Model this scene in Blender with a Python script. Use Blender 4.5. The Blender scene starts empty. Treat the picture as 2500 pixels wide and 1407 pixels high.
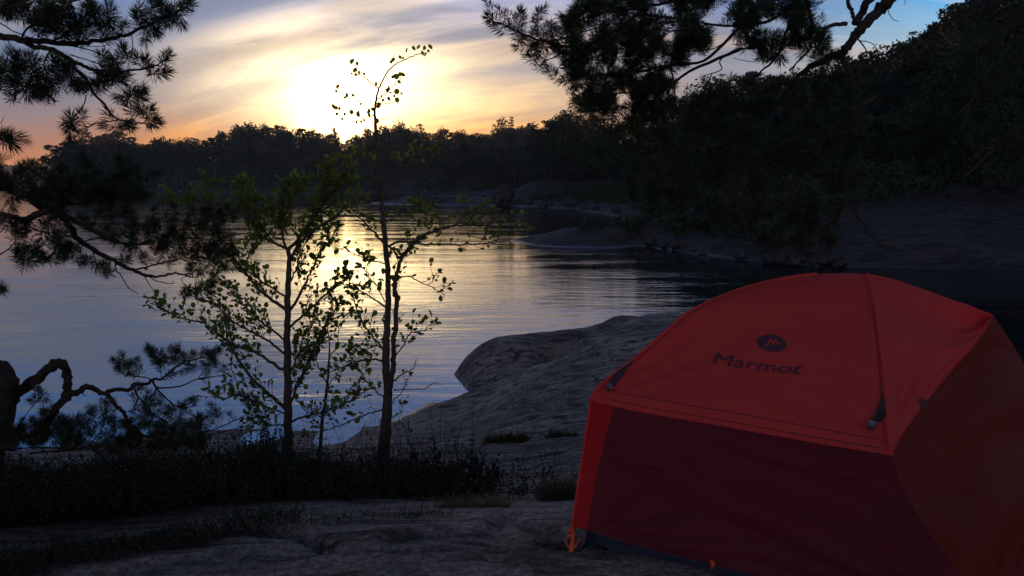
import bpy, bmesh, math, random
import numpy as np
from mathutils import Vector, Matrix, noise as mnoise
from mathutils.bvhtree import BVHTree
rng = np.random.default_rng(7); random.seed(7)
S = bpy.context.scene
COL = S.collection
R = math.radians
# ------------------------------------------------------------------ camera
FPX = 1962.0; HC = 3.5; PITCH = R(7.63)
cam = bpy.data.cameras.new('camera'); camo = bpy.data.objects.new('camera', cam); COL.objects.link(camo)
cam.sensor_width = 36; cam.lens = 36*FPX/2500; cam.clip_end = 5000; cam.clip_start = 0.05
camo.location = (0, 0, HC); camo.rotation_euler = (math.pi/2-PITCH, 0, 0)
S.camera = camo
S.render.resolution_x, S.render.resolution_y = 1024, 576
S.view_settings.view_transform = 'Standard'; S.view_settings.look = 'None'
S.view_settings.exposure = 0; S.view_settings.gamma = 1
S.render.engine = 'CYCLES'
# ------------------------------------------------------------------ sky
SUN_AZ, SUN_EL = math.atan((842-1250)/FPX), R(2.4)
W = bpy.data.worlds.new('World'); S.world = W; W.use_nodes = True
def mk(nt):
    nt.nodes.clear()
    def N(t, **k):
        n = nt.nodes.new(t)
        for a, b in k.items(): setattr(n, a, b)
        return n
    def L(a, b): nt.links.new(a, b)
    def M(op, a, b=None, c=None, clamp=False):
        n = N('ShaderNodeMath', operation=op, use_clamp=clamp)
        for i, v in enumerate((a, b, c)):
            if v is None: continue
            if isinstance(v, (int, float)): n.inputs[i].default_value = v
            else: L(v, n.inputs[i])
        return n.outputs[0]
    def MIX(f, a, b, bt='MIX'):
        n = N('ShaderNodeMix', data_type='RGBA', blend_type=bt)
        for s, v in ((n.inputs[0], f), (n.inputs[6], a), (n.inputs[7], b)):
            if isinstance(v, (int, float)): s.default_value = v
            elif isinstance(v, tuple): s.default_value = (*v, 1)
            else: L(v, s)
        return n.outputs[2]
    def RAMP(f, stops, interp='LINEAR'):
        n = N('ShaderNodeValToRGB'); n.color_ramp.interpolation = interp
        e = n.color_ramp.elements
        while len(e) < len(stops): e.new(0.5)
        for el, (p, c) in zip(e, stops):
            el.position = p; el.color = (*c, 1) if isinstance(c, tuple) else (c, c, c, 1)
        L(f, n.inputs[0]); return n.outputs[0]
    def SM(v, a, b, lo=0., hi=1.):
        n = N('ShaderNodeMapRange', interpolation_type='SMOOTHSTEP'); L(v, n.inputs[0])
        for i, q in enumerate((a, b, lo, hi)): n.inputs[1+i].default_value = q
        return n.outputs[0]
    def NOISE(vec, scale, detail=4, rough=.55, dist=0., ntype=None):
        n = N('ShaderNodeTexNoise'); n.inputs['Scale'].default_value = scale
        n.inputs['Detail'].default_value = detail; n.inputs['Roughness'].default_value = rough
        n.inputs['Distortion'].default_value = dist
        if vec is not None: L(vec, n.inputs['Vector'])
        return n.outputs[0]
    def MAP(vec, sc=(1, 1, 1), rot=(0, 0, 0), loc=(0, 0, 0)):
        n = N('ShaderNodeMapping'); n.inputs['Scale'].default_value = sc
        n.inputs['Rotation'].default_value = rot; n.inputs['Location'].default_value = loc
        L(vec, n.inputs[0]); return n.outputs[0]
    return N, L, M, MIX, RAMP, SM, NOISE, MAP
N, L, M, MIX, RAMP, SM, NOISE, MAP = mk(W.node_tree)
tc = N('ShaderNodeTexCoord'); sx = N('ShaderNodeSeparateXYZ'); L(tc.outputs['Generated'], sx.inputs[0])
X, Y, Z = sx.outputs
az = M('ARCTAN2', X, Y); el = M('ARCSINE', M('MINIMUM', M('MAXIMUM', Z, -0.999), 0.999))
sky = N('ShaderNodeTexSky', sky_type='NISHITA'); sky.sun_disc = False
sky.sun_elevation = SUN_EL; sky.sun_rotation = SUN_AZ; sky.dust_density = 1.0
nish = MIX(1.0, sky.outputs[0], (0.004, 0.0045, 0.006), 'MULTIPLY')
def GAUSS(ca, ce, ra, re, el_=None):
    a = M('DIVIDE', M('SUBTRACT', az, ca), ra); e = M('DIVIDE', M('SUBTRACT', el_ or el, ce), re)
    return M('EXPONENT', M('MULTIPLY', M('ADD', M('MULTIPLY', a, a), M('MULTIPLY', e, e)), -1))
elp = M('ADD', el, M('MULTIPLY', M('POWER', M('ABSOLUTE', M('SUBTRACT', az, .12)), 2), .32))
cv = N('ShaderNodeCombineXYZ'); L(M('MULTIPLY', az, 2.3), cv.inputs[0]); L(M('MULTIPLY', elp, 13), cv.inputs[1])
n1 = NOISE(cv.outputs[0], 1.0, 6, .56, .6)
cv2 = N('ShaderNodeCombineXYZ'); L(M('MULTIPLY', az, 5.5), cv2.inputs[0]); L(M('MULTIPLY', elp, 42), cv2.inputs[1])
cv2.inputs[2].default_value = 3.1
n2 = NOISE(cv2.outputs[0], 1.0, 5, .6, .8)
elw = M('ADD', el, M('MULTIPLY', M('SUBTRACT', n1, .5), .05))
base = RAMP(elw, [(0.0, (.47, .18, .12)), (.04, (.34, .20, .175)), (.09, (.165, .185, .25)), (.16, (.135, .195, .32)),
                 (.26, (.21, .36, .74)), (.46, (.21, .36, .76)), (.56, (.08, .14, .30)), (.68, (.035, .05, .11))])
blue = RAMP(elw, [(0, (.50, .42, .34)), (.12, (.55, .50, .42)), (.165, (.34, .58, .80)), (.22, (.13, .38, .78)), (.4, (.08, .16, .34)), (.62, (.03, .045, .09))])
base = MIX(SM(az, .22, .5), base, blue)
# the sky behind the viewer, away from the sunset, is dimmer
base = MIX(SM(M('ABSOLUTE', az), .6, 1.2), base, MIX(1.0, base, (.12, .18, .28), 'MULTIPLY'))
# pale low sky band behind the viewer, added to light the tent front
fill_band = RAMP(el, [(0, (.62, .52, .62)), (.14, (.85, .70, .80)), (.26, (.42, .40, .52)), (.40, (.08, .09, .14)), (.7, (.03, .04, .08))])
base = MIX(SM(M('ABSOLUTE', az), 1.7, 2.4), base, fill_band)
base = MIX(1.0, base, nish, 'ADD')
AZ0 = SUN_AZ
def ADDC(col, fac, c):
    n = N('ShaderNodeVectorMath', operation='SCALE'); n.inputs[0].default_value = c; L(fac, n.inputs['Scale'])
    m = N('ShaderNodeVectorMath', operation='ADD'); L(col, m.inputs[0]); L(n.outputs[0], m.inputs[1]); return m.outputs[0]
mod1 = SM(n1, .36, .62, .35, 1.5); mod2 = SM(n2, .3, .7, .72, 1.22)
mod = M('MULTIPLY', mod1, mod2)
lf_ = SM(az, -.52, -.20, .05, 1.); g0 = M('MULTIPLY', M('MULTIPLY', GAUSS(AZ0+.17, .12, .27, .13), mod), lf_)
c = ADDC(base, g0, (.40, .265, .11))
g1 = M('MULTIPLY', M('MULTIPLY', GAUSS(AZ0+.04, .02, .28, .048), mod), SM(az, -.54, -.34, .06, 1.))
c = ADDC(c, g1, (1.0, .37, .01))
g2 = M('MULTIPLY', GAUSS(AZ0, .105, .12, .060), M('ADD', M('MULTIPLY', mod, .55), .45))
c = ADDC(c, g2, (2.4, 1.9, 1.15))
g3 = GAUSS(AZ0, .065, .04, .04)
c = ADDC(c, g3, (7.0, 5.2, 2.8))
# thick grey veils
gr = M('MULTIPLY', SM(n1, .53, .40), SM(el, .08, .16)); gr = M('MULTIPLY', gr, M('SUBTRACT', 1, M('MINIMUM', M('MULTIPLY', g2, 1.6), 1.)))
gr = M('MULTIPLY', gr, SM(az, .55, .2))
c = MIX(M('MULTIPLY', gr, .75), c, (.33, .33, .37))
win = M('MULTIPLY', SM(az, -.62, -.42), SM(az, -.02, -.22)); wn = M('ADD', elp, M('MULTIPLY', M('SUBTRACT', n2, .5), .03))
def BAND(c0, w): 
    e = M('DIVIDE', M('SUBTRACT', wn, c0), w); return M('EXPONENT', M('MULTIPLY', M('MULTIPLY', e, e), -1))
c = MIX(M('MULTIPLY', M('MULTIPLY', BAND(.264, .024), win), .85), c, (.24, .28, .37))
c = ADDC(c, M('MULTIPLY', M('MULTIPLY', BAND(.231, .012), M('MULTIPLY', SM(az, -.48, -.25), SM(az, .02, -.12))), .5), (.85, .62, .33))
c = MIX(M('MULTIPLY', M('MULTIPLY', BAND(.205, .012), M('MULTIPLY', SM(az, -.46, -.36), SM(az, -.12, -.26))), .5), c, (.45, .36, .30))
c = MIX(M('MULTIPLY', M('MULTIPLY', BAND(.135, .008), SM(az, -.12, -.02)), .55), c, (.38, .37, .42))
c = MIX(M('MULTIPLY', M('MULTIPLY', BAND(.165, .007), SM(az, -.1, .02)), .5), c, (.62, .45, .38))
# white streaks on the blue part
ws = M('MULTIPLY', SM(n2, .48, .66), SM(az, .25, .4)); c = MIX(M('MULTIPLY', ws, .35), c, (.72, .74, .76))
dn = SM(Z, -.12, -.01); c = MIX(dn, (.02, .025, .03), c)
hs = N('ShaderNodeHueSaturation'); hs.inputs['Saturation'].default_value = 1.22; L(c, hs.inputs['Color'])
bg = N('ShaderNodeBackground'); L(hs.outputs[0], bg.inputs[0]); bg.inputs[1].default_value = 1.0
wo = N('ShaderNodeOutputWorld'); L(bg.outputs[0], wo.inputs[0])
# ------------------------------------------------------------------ sun lamp (low behind the far trees)
sl = bpy.data.lights.new('sun', 'SUN'); so = bpy.data.objects.new('sun', sl); COL.objects.link(so)
sl.energy = 2.0; sl.angle = R(.5); sl.color = (1, .55, .25)
sd = Vector((math.sin(SUN_AZ)*math.cos(SUN_EL), math.cos(SUN_AZ)*math.cos(SUN_EL), math.sin(SUN_EL)))
so.rotation_euler = (-sd).to_track_quat('-Z', 'Y').to_euler(); so.location = (0, 0, 60)

# ------------------------------------------------------------------ pixel <-> place helpers
def ray(px, py):
    a = (px-1250)/FPX; b = (703.5-py)/FPX
    return np.array([a, math.cos(PITCH)+b*math.sin(PITCH), -math.sin(PITCH)+b*math.cos(PITCH)])
def at(px, py, Yd): d = ray(px, py); return d*(Yd/d[1])+np.array([0, 0, HC])
def onz(px, py, z): d = ray(px, py); return d*((z-HC)/d[2])+np.array([0, 0, HC])

# ------------------------------------------------------------------ object helpers
def tag(o, label=None, cat=None, group=None, kind=None):
    if label: o['label'] = label
    if cat: o['category'] = cat
    if group: o['group'] = group
    if kind: o['kind'] = kind
    return o
def empty(name, loc, label, cat, group=None, rz=0, sc=1):
    o = bpy.data.objects.new(name, None); COL.objects.link(o); o.location = loc; o.rotation_euler[2] = rz
    o.scale = (sc, sc, sc) if not isinstance(sc, tuple) else sc
    o.empty_display_size = .1
    return tag(o, label, cat, group)
def mesh_from(name, V, F, mat, smooth=True):
    """F: list of index arrays, each (n,3) or (n,4)"""
    me = bpy.data.meshes.new(name); V = np.asarray(V, np.float32).reshape(-1, 3)
    F = [np.asarray(f, np.int32) for f in F if len(f)]
    me.vertices.add(len(V)); me.vertices.foreach_set('co', V.ravel())
    nl = sum(f.size for f in F); nf = sum(len(f) for f in F)
    me.loops.add(nl); me.loops.foreach_set('vertex_index', np.concatenate([f.ravel() for f in F]))
    sizes = np.concatenate([np.full(len(f), f.shape[1], np.int32) for f in F])
    me.polygons.add(nf); st = np.zeros(nf, np.int32); st[1:] = np.cumsum(sizes)[:-1]
    me.polygons.foreach_set('loop_start', st); me.polygons.foreach_set('loop_total', sizes)
    me.polygons.foreach_set('use_smooth', np.full(nf, smooth)); me.update(calc_edges=True); me.validate()
    if mat: me.materials.append(mat)
    return me
class MB:
    def __init__(s): s.V = []; s.F3 = []; s.F4 = []; s.n = 0
    def add(s, V, F):
        V = np.asarray(V, float).reshape(-1, 3); F = np.asarray(F, int)
        (s.F3 if F.shape[1] == 3 else s.F4).append(F+s.n); s.V.append(V); s.n += len(V)
    def mesh(s, name, mat, smooth=True, off=(0, 0, 0)):
        V = np.concatenate(s.V)-np.array(off); F = []
        if s.F3: F.append(np.concatenate(s.F3))
        if s.F4: F.append(np.concatenate(s.F4))
        return mesh_from(name, V, F, mat, smooth)
    def build(s, name, mat, parent=None, smooth=True):
        off = np.array(parent.location) if parent else np.zeros(3)
        me = s.mesh(name, mat, smooth, off); o = bpy.data.objects.new(name, me); COL.objects.link(o)
        if parent: o.parent = parent
        return o
def linkmesh(name, me, parent=None):
    o = bpy.data.objects.new(name, me); COL.objects.link(o)
    if parent: o.parent = parent
    return o
def catmull(P, n=5):
    P = np.asarray(P, float)
    if len(P) < 3: 
        t = np.linspace(0, 1, n+1)[:, None]; return P[0]*(1-t)+P[-1]*t
    Q = np.vstack([2*P[0]-P[1], P, 2*P[-1]-P[-2]]); out = []
    for i in range(1, len(Q)-2):
        for k in range(n):
            t = k/n; a, b, c_, d = Q[i-1], Q[i], Q[i+1], Q[i+2]
            out.append(.5*((2*b)+(c_-a)*t+(2*a-5*b+4*c_-d)*t*t+(-a+3*b-3*c_+d)*t**3))
    out.append(Q[-2]); return np.array(out)
def tube(mb, P, rad, sides=6, rough=0., cap=True):
    P = np.asarray(P, float); n = len(P); rad = np.broadcast_to(rad, n) if np.ndim(rad) == 0 else np.interp(np.linspace(0, 1, n), np.linspace(0, 1, len(rad)), rad)
    T = np.gradient(P, axis=0); T /= np.linalg.norm(T, axis=1)[:, None]+1e-9
    ref = np.array([.3, .2, .93]) if abs(T[0][2]) < .8 else np.array([1, .1, 0]); u = np.cross(T[0], ref); u /= np.linalg.norm(u)
    V = []
    for i in range(n):
        u = u-T[i]*np.dot(u, T[i]); u /= np.linalg.norm(u)+1e-9; v = np.cross(T[i], u)
        a = np.arange(sides)/sides*2*np.pi
        rr = rad[i]*(1+(rng.normal(0, rough, sides) if rough else 0))
        V.append(P[i]+(np.cos(a)*rr)[:, None]*u+(np.sin(a)*rr)[:, None]*v)
    V = np.concatenate(V); idx = np.arange(n*sides).reshape(n, sides)
    F = np.stack([idx[:-1], np.roll(idx[:-1], -1, 1), np.roll(idx[1:], -1, 1), idx[1:]], -1).reshape(-1, 4)
    if cap:
        V = np.vstack([V, P[-1]+T[-1]*rad[-1], P[0]]); a = idx[-1]; b = idx[0]
        mb.add(V, F); k = mb.n-len(V)
        tri = np.concatenate([np.stack([a, np.roll(a, -1), np.full(sides, n*sides)], -1), np.stack([np.roll(b, -1), b, np.full(sides, n*sides+1)], -1)])
        mb.F3.append(tri+k)
    else: mb.add(V, F)
def unit(v): v = np.asarray(v, float); return v/(np.linalg.norm(v, axis=-1, keepdims=True)+1e-9)

# ------------------------------------------------------------------ materials
def material(name):
    m = bpy.data.materials.new(name); m.use_nodes = True; return m
def simple(name, cols, scale=8, rough=.7, bump=0., bscale=30, detail=5, spec=.5, trans=0., tcol=None):
    m = material(name); N, L, M, MIX, RAMP, SM, NOISE, MAP = mk(m.node_tree)
    tc = N('ShaderNodeTexCoord'); nz = NOISE(tc.outputs['Object'], scale, detail)
    col = RAMP(nz, [(.3, cols[0]), (.7, cols[1])])
    p = N('ShaderNodeBsdfPrincipled'); L(col, p.inputs['Base Color']); p.inputs['Roughness'].default_value = rough
    p.inputs['Specular IOR Level'].default_value = spec
    if bump:
        b = N('ShaderNodeBump'); b.inputs['Strength'].default_value = bump; b.inputs['Distance'].default_value = .02
        L(NOISE(tc.outputs['Object'], bscale, 6), b.inputs['Height']); L(b.outputs[0], p.inputs['Normal'])
    o = N('ShaderNodeOutputMaterial'); sh = p.outputs[0]
    if trans:
        t = N('ShaderNodeBsdfTranslucent'); 
        if tcol: t.inputs[0].default_value = (*tcol, 1)
        else: L(col, t.inputs[0])
        mx = N('ShaderNodeMixShader'); mx.inputs[0].default_value = trans; L(sh, mx.inputs[1]); L(t.outputs[0], mx.inputs[2]); sh = mx.outputs[0]
    L(sh, o.inputs[0]); return m
bark_pine = simple('pine_bark', ((.02, .014, .012), (.06, .042, .032)), 25, .9, .8, 60)
bark_alder = simple('alder_bark', ((.035, .03, .026), (.10, .085, .07)), 40, .8, .6, 90)
bark_far = simple('far_bark', ((.03, .025, .02), (.06, .05, .04)), 3, .9)
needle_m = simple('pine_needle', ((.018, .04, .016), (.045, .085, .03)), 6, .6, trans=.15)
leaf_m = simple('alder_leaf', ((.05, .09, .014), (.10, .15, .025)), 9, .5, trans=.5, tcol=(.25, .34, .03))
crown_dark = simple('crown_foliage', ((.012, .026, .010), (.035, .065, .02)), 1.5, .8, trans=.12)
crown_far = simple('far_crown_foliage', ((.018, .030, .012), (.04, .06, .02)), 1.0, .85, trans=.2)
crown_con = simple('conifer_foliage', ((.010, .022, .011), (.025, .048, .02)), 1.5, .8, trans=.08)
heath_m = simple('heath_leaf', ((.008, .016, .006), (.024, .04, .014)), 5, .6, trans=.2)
grass_m = simple('grass_blade', ((.03, .05, .012), (.08, .09, .03)), 5, .6, trans=.3)
straw_m = simple('dry_grass', ((.10, .08, .04), (.22, .18, .09)), 5, .7, trans=.3)

def rock_material(name, c0, c1, c2, s=1., bump=.6):
    m = material(name); N, L, M, MIX, RAMP, SM, NOISE, MAP = mk(m.node_tree)
    tc = N('ShaderNodeTexCoord'); O = tc.outputs['Object']
    big = NOISE(O, .9*s, 5, .6); st = NOISE(MAP(O, (1.2*s, 7*s, 9*s), (0, 0, R(-14))), 1.6, 7, .62, .4); fine = NOISE(O, 38*s, 6, .65)
    col = MIX(SM(big, .35, .65), c0, c1); col = MIX(M('MULTIPLY', SM(st, .45, .62), .85), col, c2)
    sp = SM(fine, .35, .7, .5, 1.4); col = MIX(1., col, N('ShaderNodeCombineColor').outputs[0], 'MIX') if False else col
    cc = N('ShaderNodeVectorMath', operation='SCALE'); L(col, cc.inputs[0]); L(sp, cc.inputs['Scale'])
    vor = N('ShaderNodeTexVoronoi', feature='DISTANCE_TO_EDGE'); vor.inputs['Scale'].default_value = .75*s
    wv = N('ShaderNodeVectorMath', operation='ADD'); L(MAP(O, (.5, 2.6, 1.), (0, 0, R(-10))), wv.inputs[0])
    nn = N('ShaderNodeTexNoise'); nn.inputs['Scale'].default_value = 1.6*s; nn.inputs['Detail'].default_value = 5; L(O, nn.inputs[0])
    sc = N('ShaderNodeVectorMath', operation='SCALE'); L(nn.outputs['Color'], sc.inputs[0]); sc.inputs['Scale'].default_value = .9; L(sc.outputs[0], wv.inputs[1]); L(wv.outputs[0], vor.inputs[0])
    brk = SM(NOISE(O, 1.7*s, 3), .45, .58)
    crack = M('MULTIPLY', SM(vor.outputs[0], .03, .0), brk)
    col = MIX(M('MULTIPLY', crack, .85), cc.outputs[0], (.02, .018, .016))
    zz_ = N('ShaderNodeSeparateXYZ'); L(N('ShaderNodeNewGeometry').outputs['Position'], zz_.inputs[0])
    wet = SM(M('ADD', zz_.outputs[2], M('MULTIPLY', M('SUBTRACT', big, .5), .12)), .10, .03)
    col = MIX(M('MULTIPLY', wet, .65), col, (.02, .021, .022))
    p = N('ShaderNodeBsdfPrincipled'); L(col, p.inputs['Base Color']); L(M('SUBTRACT', .8, M('MULTIPLY', wet, .45)), p.inputs['Roughness'])
    p.inputs['Specular IOR Level'].default_value = .15
    h = M('ADD', M('MULTIPLY', st, .075), M('MULTIPLY', fine, .008)); h = M('SUBTRACT', h, M('MULTIPLY', crack, .07))
    b = N('ShaderNodeBump'); b.inputs['Strength'].default_value = bump; b.inputs['Distance'].default_value = 1.; L(h, b.inputs['Height']); L(b.outputs[0], p.inputs['Normal'])
    o = N('ShaderNodeOutputMaterial'); L(p.outputs[0], o.inputs[0]); return m
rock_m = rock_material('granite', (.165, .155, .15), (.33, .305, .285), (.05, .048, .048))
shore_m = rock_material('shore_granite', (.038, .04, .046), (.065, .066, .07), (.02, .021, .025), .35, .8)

# water
water_m = material('lake_water'); N, L, M, MIX, RAMP, SM, NOISE, MAP = mk(water_m.node_tree)
tc = N('ShaderNodeTexCoord'); O = tc.outputs['Object']
w1 = NOISE(MAP(O, (.8, 3.0, 1), (0, 0, R(4))), 1.0, 3, .5, .3)
w2 = NOISE(MAP(O, (2.6, 9, 1), (0, 0, R(-6))), 1.0, 3, .55, .2)
w3 = NOISE(MAP(O, (.10, .45, 1), (0, 0, R(8))), 1.0, 2, .5)
h = M('ADD', M('MULTIPLY', w1, .0115), M('MULTIPLY', w2, .0026)); h = M('MULTIPLY', h, SM(w3, .36, .66, .3, 1.35))
b = N('ShaderNodeBump'); b.inputs['Strength'].default_value = 1.; b.inputs['Distance'].default_value = 1.; L(h, b.inputs['Height'])
p = N('ShaderNodeBsdfPrincipled'); p.inputs['Base Color'].default_value = (.006, .012, .018, 1); p.inputs['Roughness'].default_value = .04
p.inputs['IOR'].default_value = 2.2; L(b.outputs[0], p.inputs['Normal'])
o = N('ShaderNodeOutputMaterial'); L(p.outputs[0], o.inputs[0])

# ------------------------------------------------------------------ near terrain
ctrl = []
def cp(px, py, z): q = onz(px, py, z); ctrl.append((q[0], q[1], z))
for t in [(1398,1261,2.0),(1200,1262,2.0),(1080,1264,2.0),(900,1268,2.0),(720,1273,1.99),(500,1292,1.98),(300,1324,1.97),(0,1385,1.95),
          (1250,1205,1.60),(1120,1200,1.62),(1350,1210,1.64),(1250,1150,1.60),(1130,1140,1.60),(1400,1165,1.62),
          (300,1220,1.78),(700,1200,1.76),(950,1180,1.72),(100,1200,1.78),(600,1135,1.52),(900,1130,1.50),(300,1130,1.40),(50,1140,1.38),
          (1200,1085,1.27),(1400,1070,1.36),(1000,1085,1.05),(840,1098,.90),(740,1090,.82),(640,1098,.80),(400,1105,.75),(200,1120,.75),
          (1300,1000,.95),(1400,950,1.0),(1150,1025,.52),(1000,1036,.12),(1080,1000,.14),(1150,975,.12),(900,1062,.25),(860,1046,.06),(740,1060,.22),(600,1052,.06),(600,1080,.4),(400,1068,.02),(200,1092,.0),(0,1110,-.02),
          (980,1020,-.12),(1040,992,-.12),(1120,968,-.1),(1165,962,.0),(1250,940,.22),(1330,902,.38),(1400,850,.60),(1450,822,.70),
          (1180,985,.26),(1260,960,.60),(1320,925,.80),(1380,905,.95),(1450,870,.92),(1500,900,1.0),(1500,830,.98),(1550,800,1.05),(1620,780,1.14),(1600,900,1.2),(1700,830,1.3),
          (1200,828,.62),(1245,824,.68),(1290,822,.70),(1380,808,.78),(1160,855,.36),(1125,890,.12),(1103,922,-.05),(1125,957,-.06),(1200,905,.26),(1300,868,.50),(1240,880,.42),(1350,880,.42),
          (1500,776,.98),(1560,778,.98),(1650,768,1.1)]: cp(*t)
for x in (-9,-6,-4,-2,0,2,4,6,9):
    for y in (-9,-6,-3,0,2.2): ctrl.append((x, y, 2.0+.03*math.sin(x*3+y)))
for x, y, z in [(2,3,2.0),(1,3.6,2.0),(2,4.4,1.98),(3,4,2.0),(2.6,5.4,1.85),(1.5,5.2,1.85),(4.5,4,1.95),(6,4.5,1.9),(9,4,1.7),(3,7,1.6),(5,7,1.55),(2,8,1.35),(4,10,1.3),(6,10,1.05),(7.5,7.5,1.2),(9,8,.4),(8.5,10,0.),(7,12,-.1),(5,13,.6),(4,14,.7),
                (-3.6,3.2,1.9),(-5,4,1.7),(-7,4,1.6),(-4.5,6,1.1),(-7,6,1.),(-9,7,.5),(-9,4,1.2),(-12,3,.6),(-14,0,.8),(12,3,.8),(14,0,1.5),(-14,-9,2),(14,-9,2),(14,5,0)]: ctrl.append((x, y, z))
# lake bed
for x, y in [(-13,8),(-13,11),(-10,10.5),(-7.5,11.5),(-5,12.5),(-3,12.8),(-1.6,13.2),(-1.6,14.6),(-1.3,16.2),(0,17),(1.2,17.6),(2.6,18),(4,17.5),(6,16),(8,14),(10,12),(11,9),(13,8),
             (-13,16),(-9,16),(-5,16),(-1.5,19),(2,21),(6,20),(10,17),(14,13),(14,20),(-14,22),(-6,22)]: ctrl.append((x, y, -1.0))
ctrl.append((-.85, 12.7, -.35)); ctrl.append((-.75,16.0,-.5)); ctrl.append((.6,16.4,-.3)); ctrl.append((2.2,16.9,-.1))
CT = np.array(ctrl); CK = .13
def _k(d2): return -np.sqrt(d2+CK*CK)
_D = ((CT[:, None, :2]-CT[None, :, :2])**2).sum(-1); _n = len(CT)
_A = np.zeros((_n+3, _n+3)); _A[:_n, :_n] = _k(_D)+np.eye(_n)*.012; _P = np.hstack([np.ones((_n, 1)), CT[:, :2]]); _A[:_n, _n:] = _P; _A[_n:, :_n] = _P.T
_w = np.linalg.solve(_A, np.concatenate([CT[:, 2], [0, 0, 0]]))
def fbm(x, y, s, seed=0, octv=4):
    out = np.zeros_like(x)
    r_ = np.random.default_rng(seed)
    for o_ in range(octv):
        f = s*2**o_; a = .5**o_
        for k in range(5):
            th = r_.uniform(0, 6.28); ph = r_.uniform(0, 6.28); kk = f*r_.uniform(.7, 1.4)
            out += a*np.sin(kk*(x*math.cos(th)+y*math.sin(th))+ph+1.3*np.sin(kk*.7*(x*math.sin(th)-y*math.cos(th))+ph))/5
    return out
CRK = [[(1000,1068,.9),(1080,1062,1.),(1160,1052,1.05),(1230,1045,1.05),(1300,1032,1.05)],[(1255,1062,1.2),(1330,1050,1.2),(1352,1046,1.2)],[(1325,1010,1.05),(1390,1004,1.1),(1440,990,1.1)],
 [(990,1030,.2),(1060,1020,.35),(1120,1018,.5),(1200,1012,.65),(1290,1008,.9),(1335,1008,1.)],[(1165,962,.05),(1230,943,.2),(1290,915,.35),(1330,882,.5),(1380,852,.6),(1430,842,.7)],[(1385,858,.65),(1450,850,.8),(1520,838,.9),(1560,826,1.)],
 [(1150,1146,1.55),(1260,1128,1.5),(1350,1118,1.5),(1440,1105,1.5)],[(1170,1112,1.35),(1230,1104,1.35),(1290,1098,1.35)],[(1500,812,.95),(1560,800,1.),(1610,790,1.1)],[(1440,882,.9),(1500,872,.95),(1570,848,1.)],[(1150,1085,1.2),(1250,1078,1.25),(1310,1084,1.3)],
 [(980,1330,2.),(1050,1340,2.),(1130,1345,2.),(1240,1372,2.)],[(1275,1294,2.),(1345,1304,2.)],[(1320,1330,2.),(1385,1348,2.)],[(590,1308,2.),(700,1320,2.),(790,1345,2.)],[(1240,1260,2.),(1200,1300,2.),(1225,1400,2.)],[(240,1390,2.),(420,1372,2.),(560,1392,2.)]]
CRK = [catmull(np.array([onz(*q_)[:2].tolist()+[0] for q_ in c_]), 4)[:, :2] for c_ in CRK]
def cracks(x, y):
    d = np.full(x.shape, 9.)
    wx = x+.03*np.sin(y*9+x*5); wy = y+.05*np.sin(x*7.3)+.02*np.sin(x*23)
    for P in CRK:
        m = (x > P[:, 0].min()-.2) & (x < P[:, 0].max()+.2) & (y > P[:, 1].min()-.3) & (y < P[:, 1].max()+.3)
        if not m.any(): continue
        for a, b_ in zip(P[:-1], P[1:]):
            e = b_-a; t = np.clip(((wx[m]-a[0])*e[0]+(wy[m]-a[1])*e[1])/(e@e), 0, 1); d[m] = np.minimum(d[m], np.hypot(wx[m]-a[0]-t*e[0], wy[m]-a[1]-t*e[1]))
    return d
def side(x, y, P):
    best = np.full(x.shape, 1e9); s_ = np.zeros(x.shape, bool)
    for a, b_ in zip(P[:-1], P[1:]):
        e = b_-a; t = np.clip(((x-a[0])*e[0]+(y-a[1])*e[1])/(e@e), 0, 1); d = np.hypot(x-a[0]-t*e[0], y-a[1]-t*e[1]); k = d < best
        s_ = np.where(k, (e[0]*(y-a[1])-e[1]*(x-a[0])) < 0, s_); best = np.minimum(best, d)
    return s_
def seg_d(x, y, P):
    d = np.full(x.shape, 9.)
    for a, b_ in zip(P[:-1], P[1:]):
        e = b_-a; t = np.clip(((x-a[0])*e[0]+(y-a[1])*e[1])/(e@e), 0, 1); d = np.minimum(d, np.hypot(x-a[0]-t*e[0], y-a[1]-t*e[1]))
    return d
def gz(x, y):
    x = np.atleast_1d(np.asarray(x, float)); y = np.atleast_1d(np.asarray(y, float)); z = np.empty(x.size); xf, yf = x.ravel(), y.ravel()
    for i in range(0, x.size, 20000):
        a = xf[i:i+20000]; c_ = yf[i:i+20000]
        d2 = (a[:, None]-CT[None, :, 0])**2+(c_[:, None]-CT[None, :, 1])**2
        z[i:i+20000] = _k(d2)@_w[:_n]+_w[_n]+_w[_n+1]*a+_w[_n+2]*c_
    z = z.reshape(x.shape)
    hq = onz(1345, 872, .5); z = z-.20*np.exp(-((x-hq[0])/.33)**2-((y-hq[1])/.7)**2)
    # weathering: gentle undulation plus ledges running across the slab
    z = z+.012*np.abs(fbm(x, y, 5.5, 21, 3))*np.clip((y-3)/3, .15, 1)*2-.01
    z = z+.035*fbm(x, y, 1.1, 1)
    cs_ = seg_d(x, y, CRK[4]); sg = side(x, y, CRK[4]); z = z-.10*np.exp(-(cs_/.10)**2)+np.where(sg, .17*np.exp(-cs_/.7), -.07*np.exp(-cs_/.35)); cd = cracks(x, y); z = z-.06*np.exp(-(cd/.045)**2)*(.6+.4*np.sin(x*6))+.012*np.exp(-((cd-.09)/.05)**2)
    s = (y-.22*x)*2.1+.8*fbm(x, y, .5, 5, 3); st = s-np.floor(s); ledge = np.where(st < .86, st/.86, (1-st)/.14)
    far = np.clip((y-4.6)/1.5, 0, 1)*np.clip((z+.1)*3, 0, 1)
    z = z+ledge*.075*far*np.clip(.5+fbm(x, y, .9, 9, 2)*1.5, 0, 1)
    return z
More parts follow.
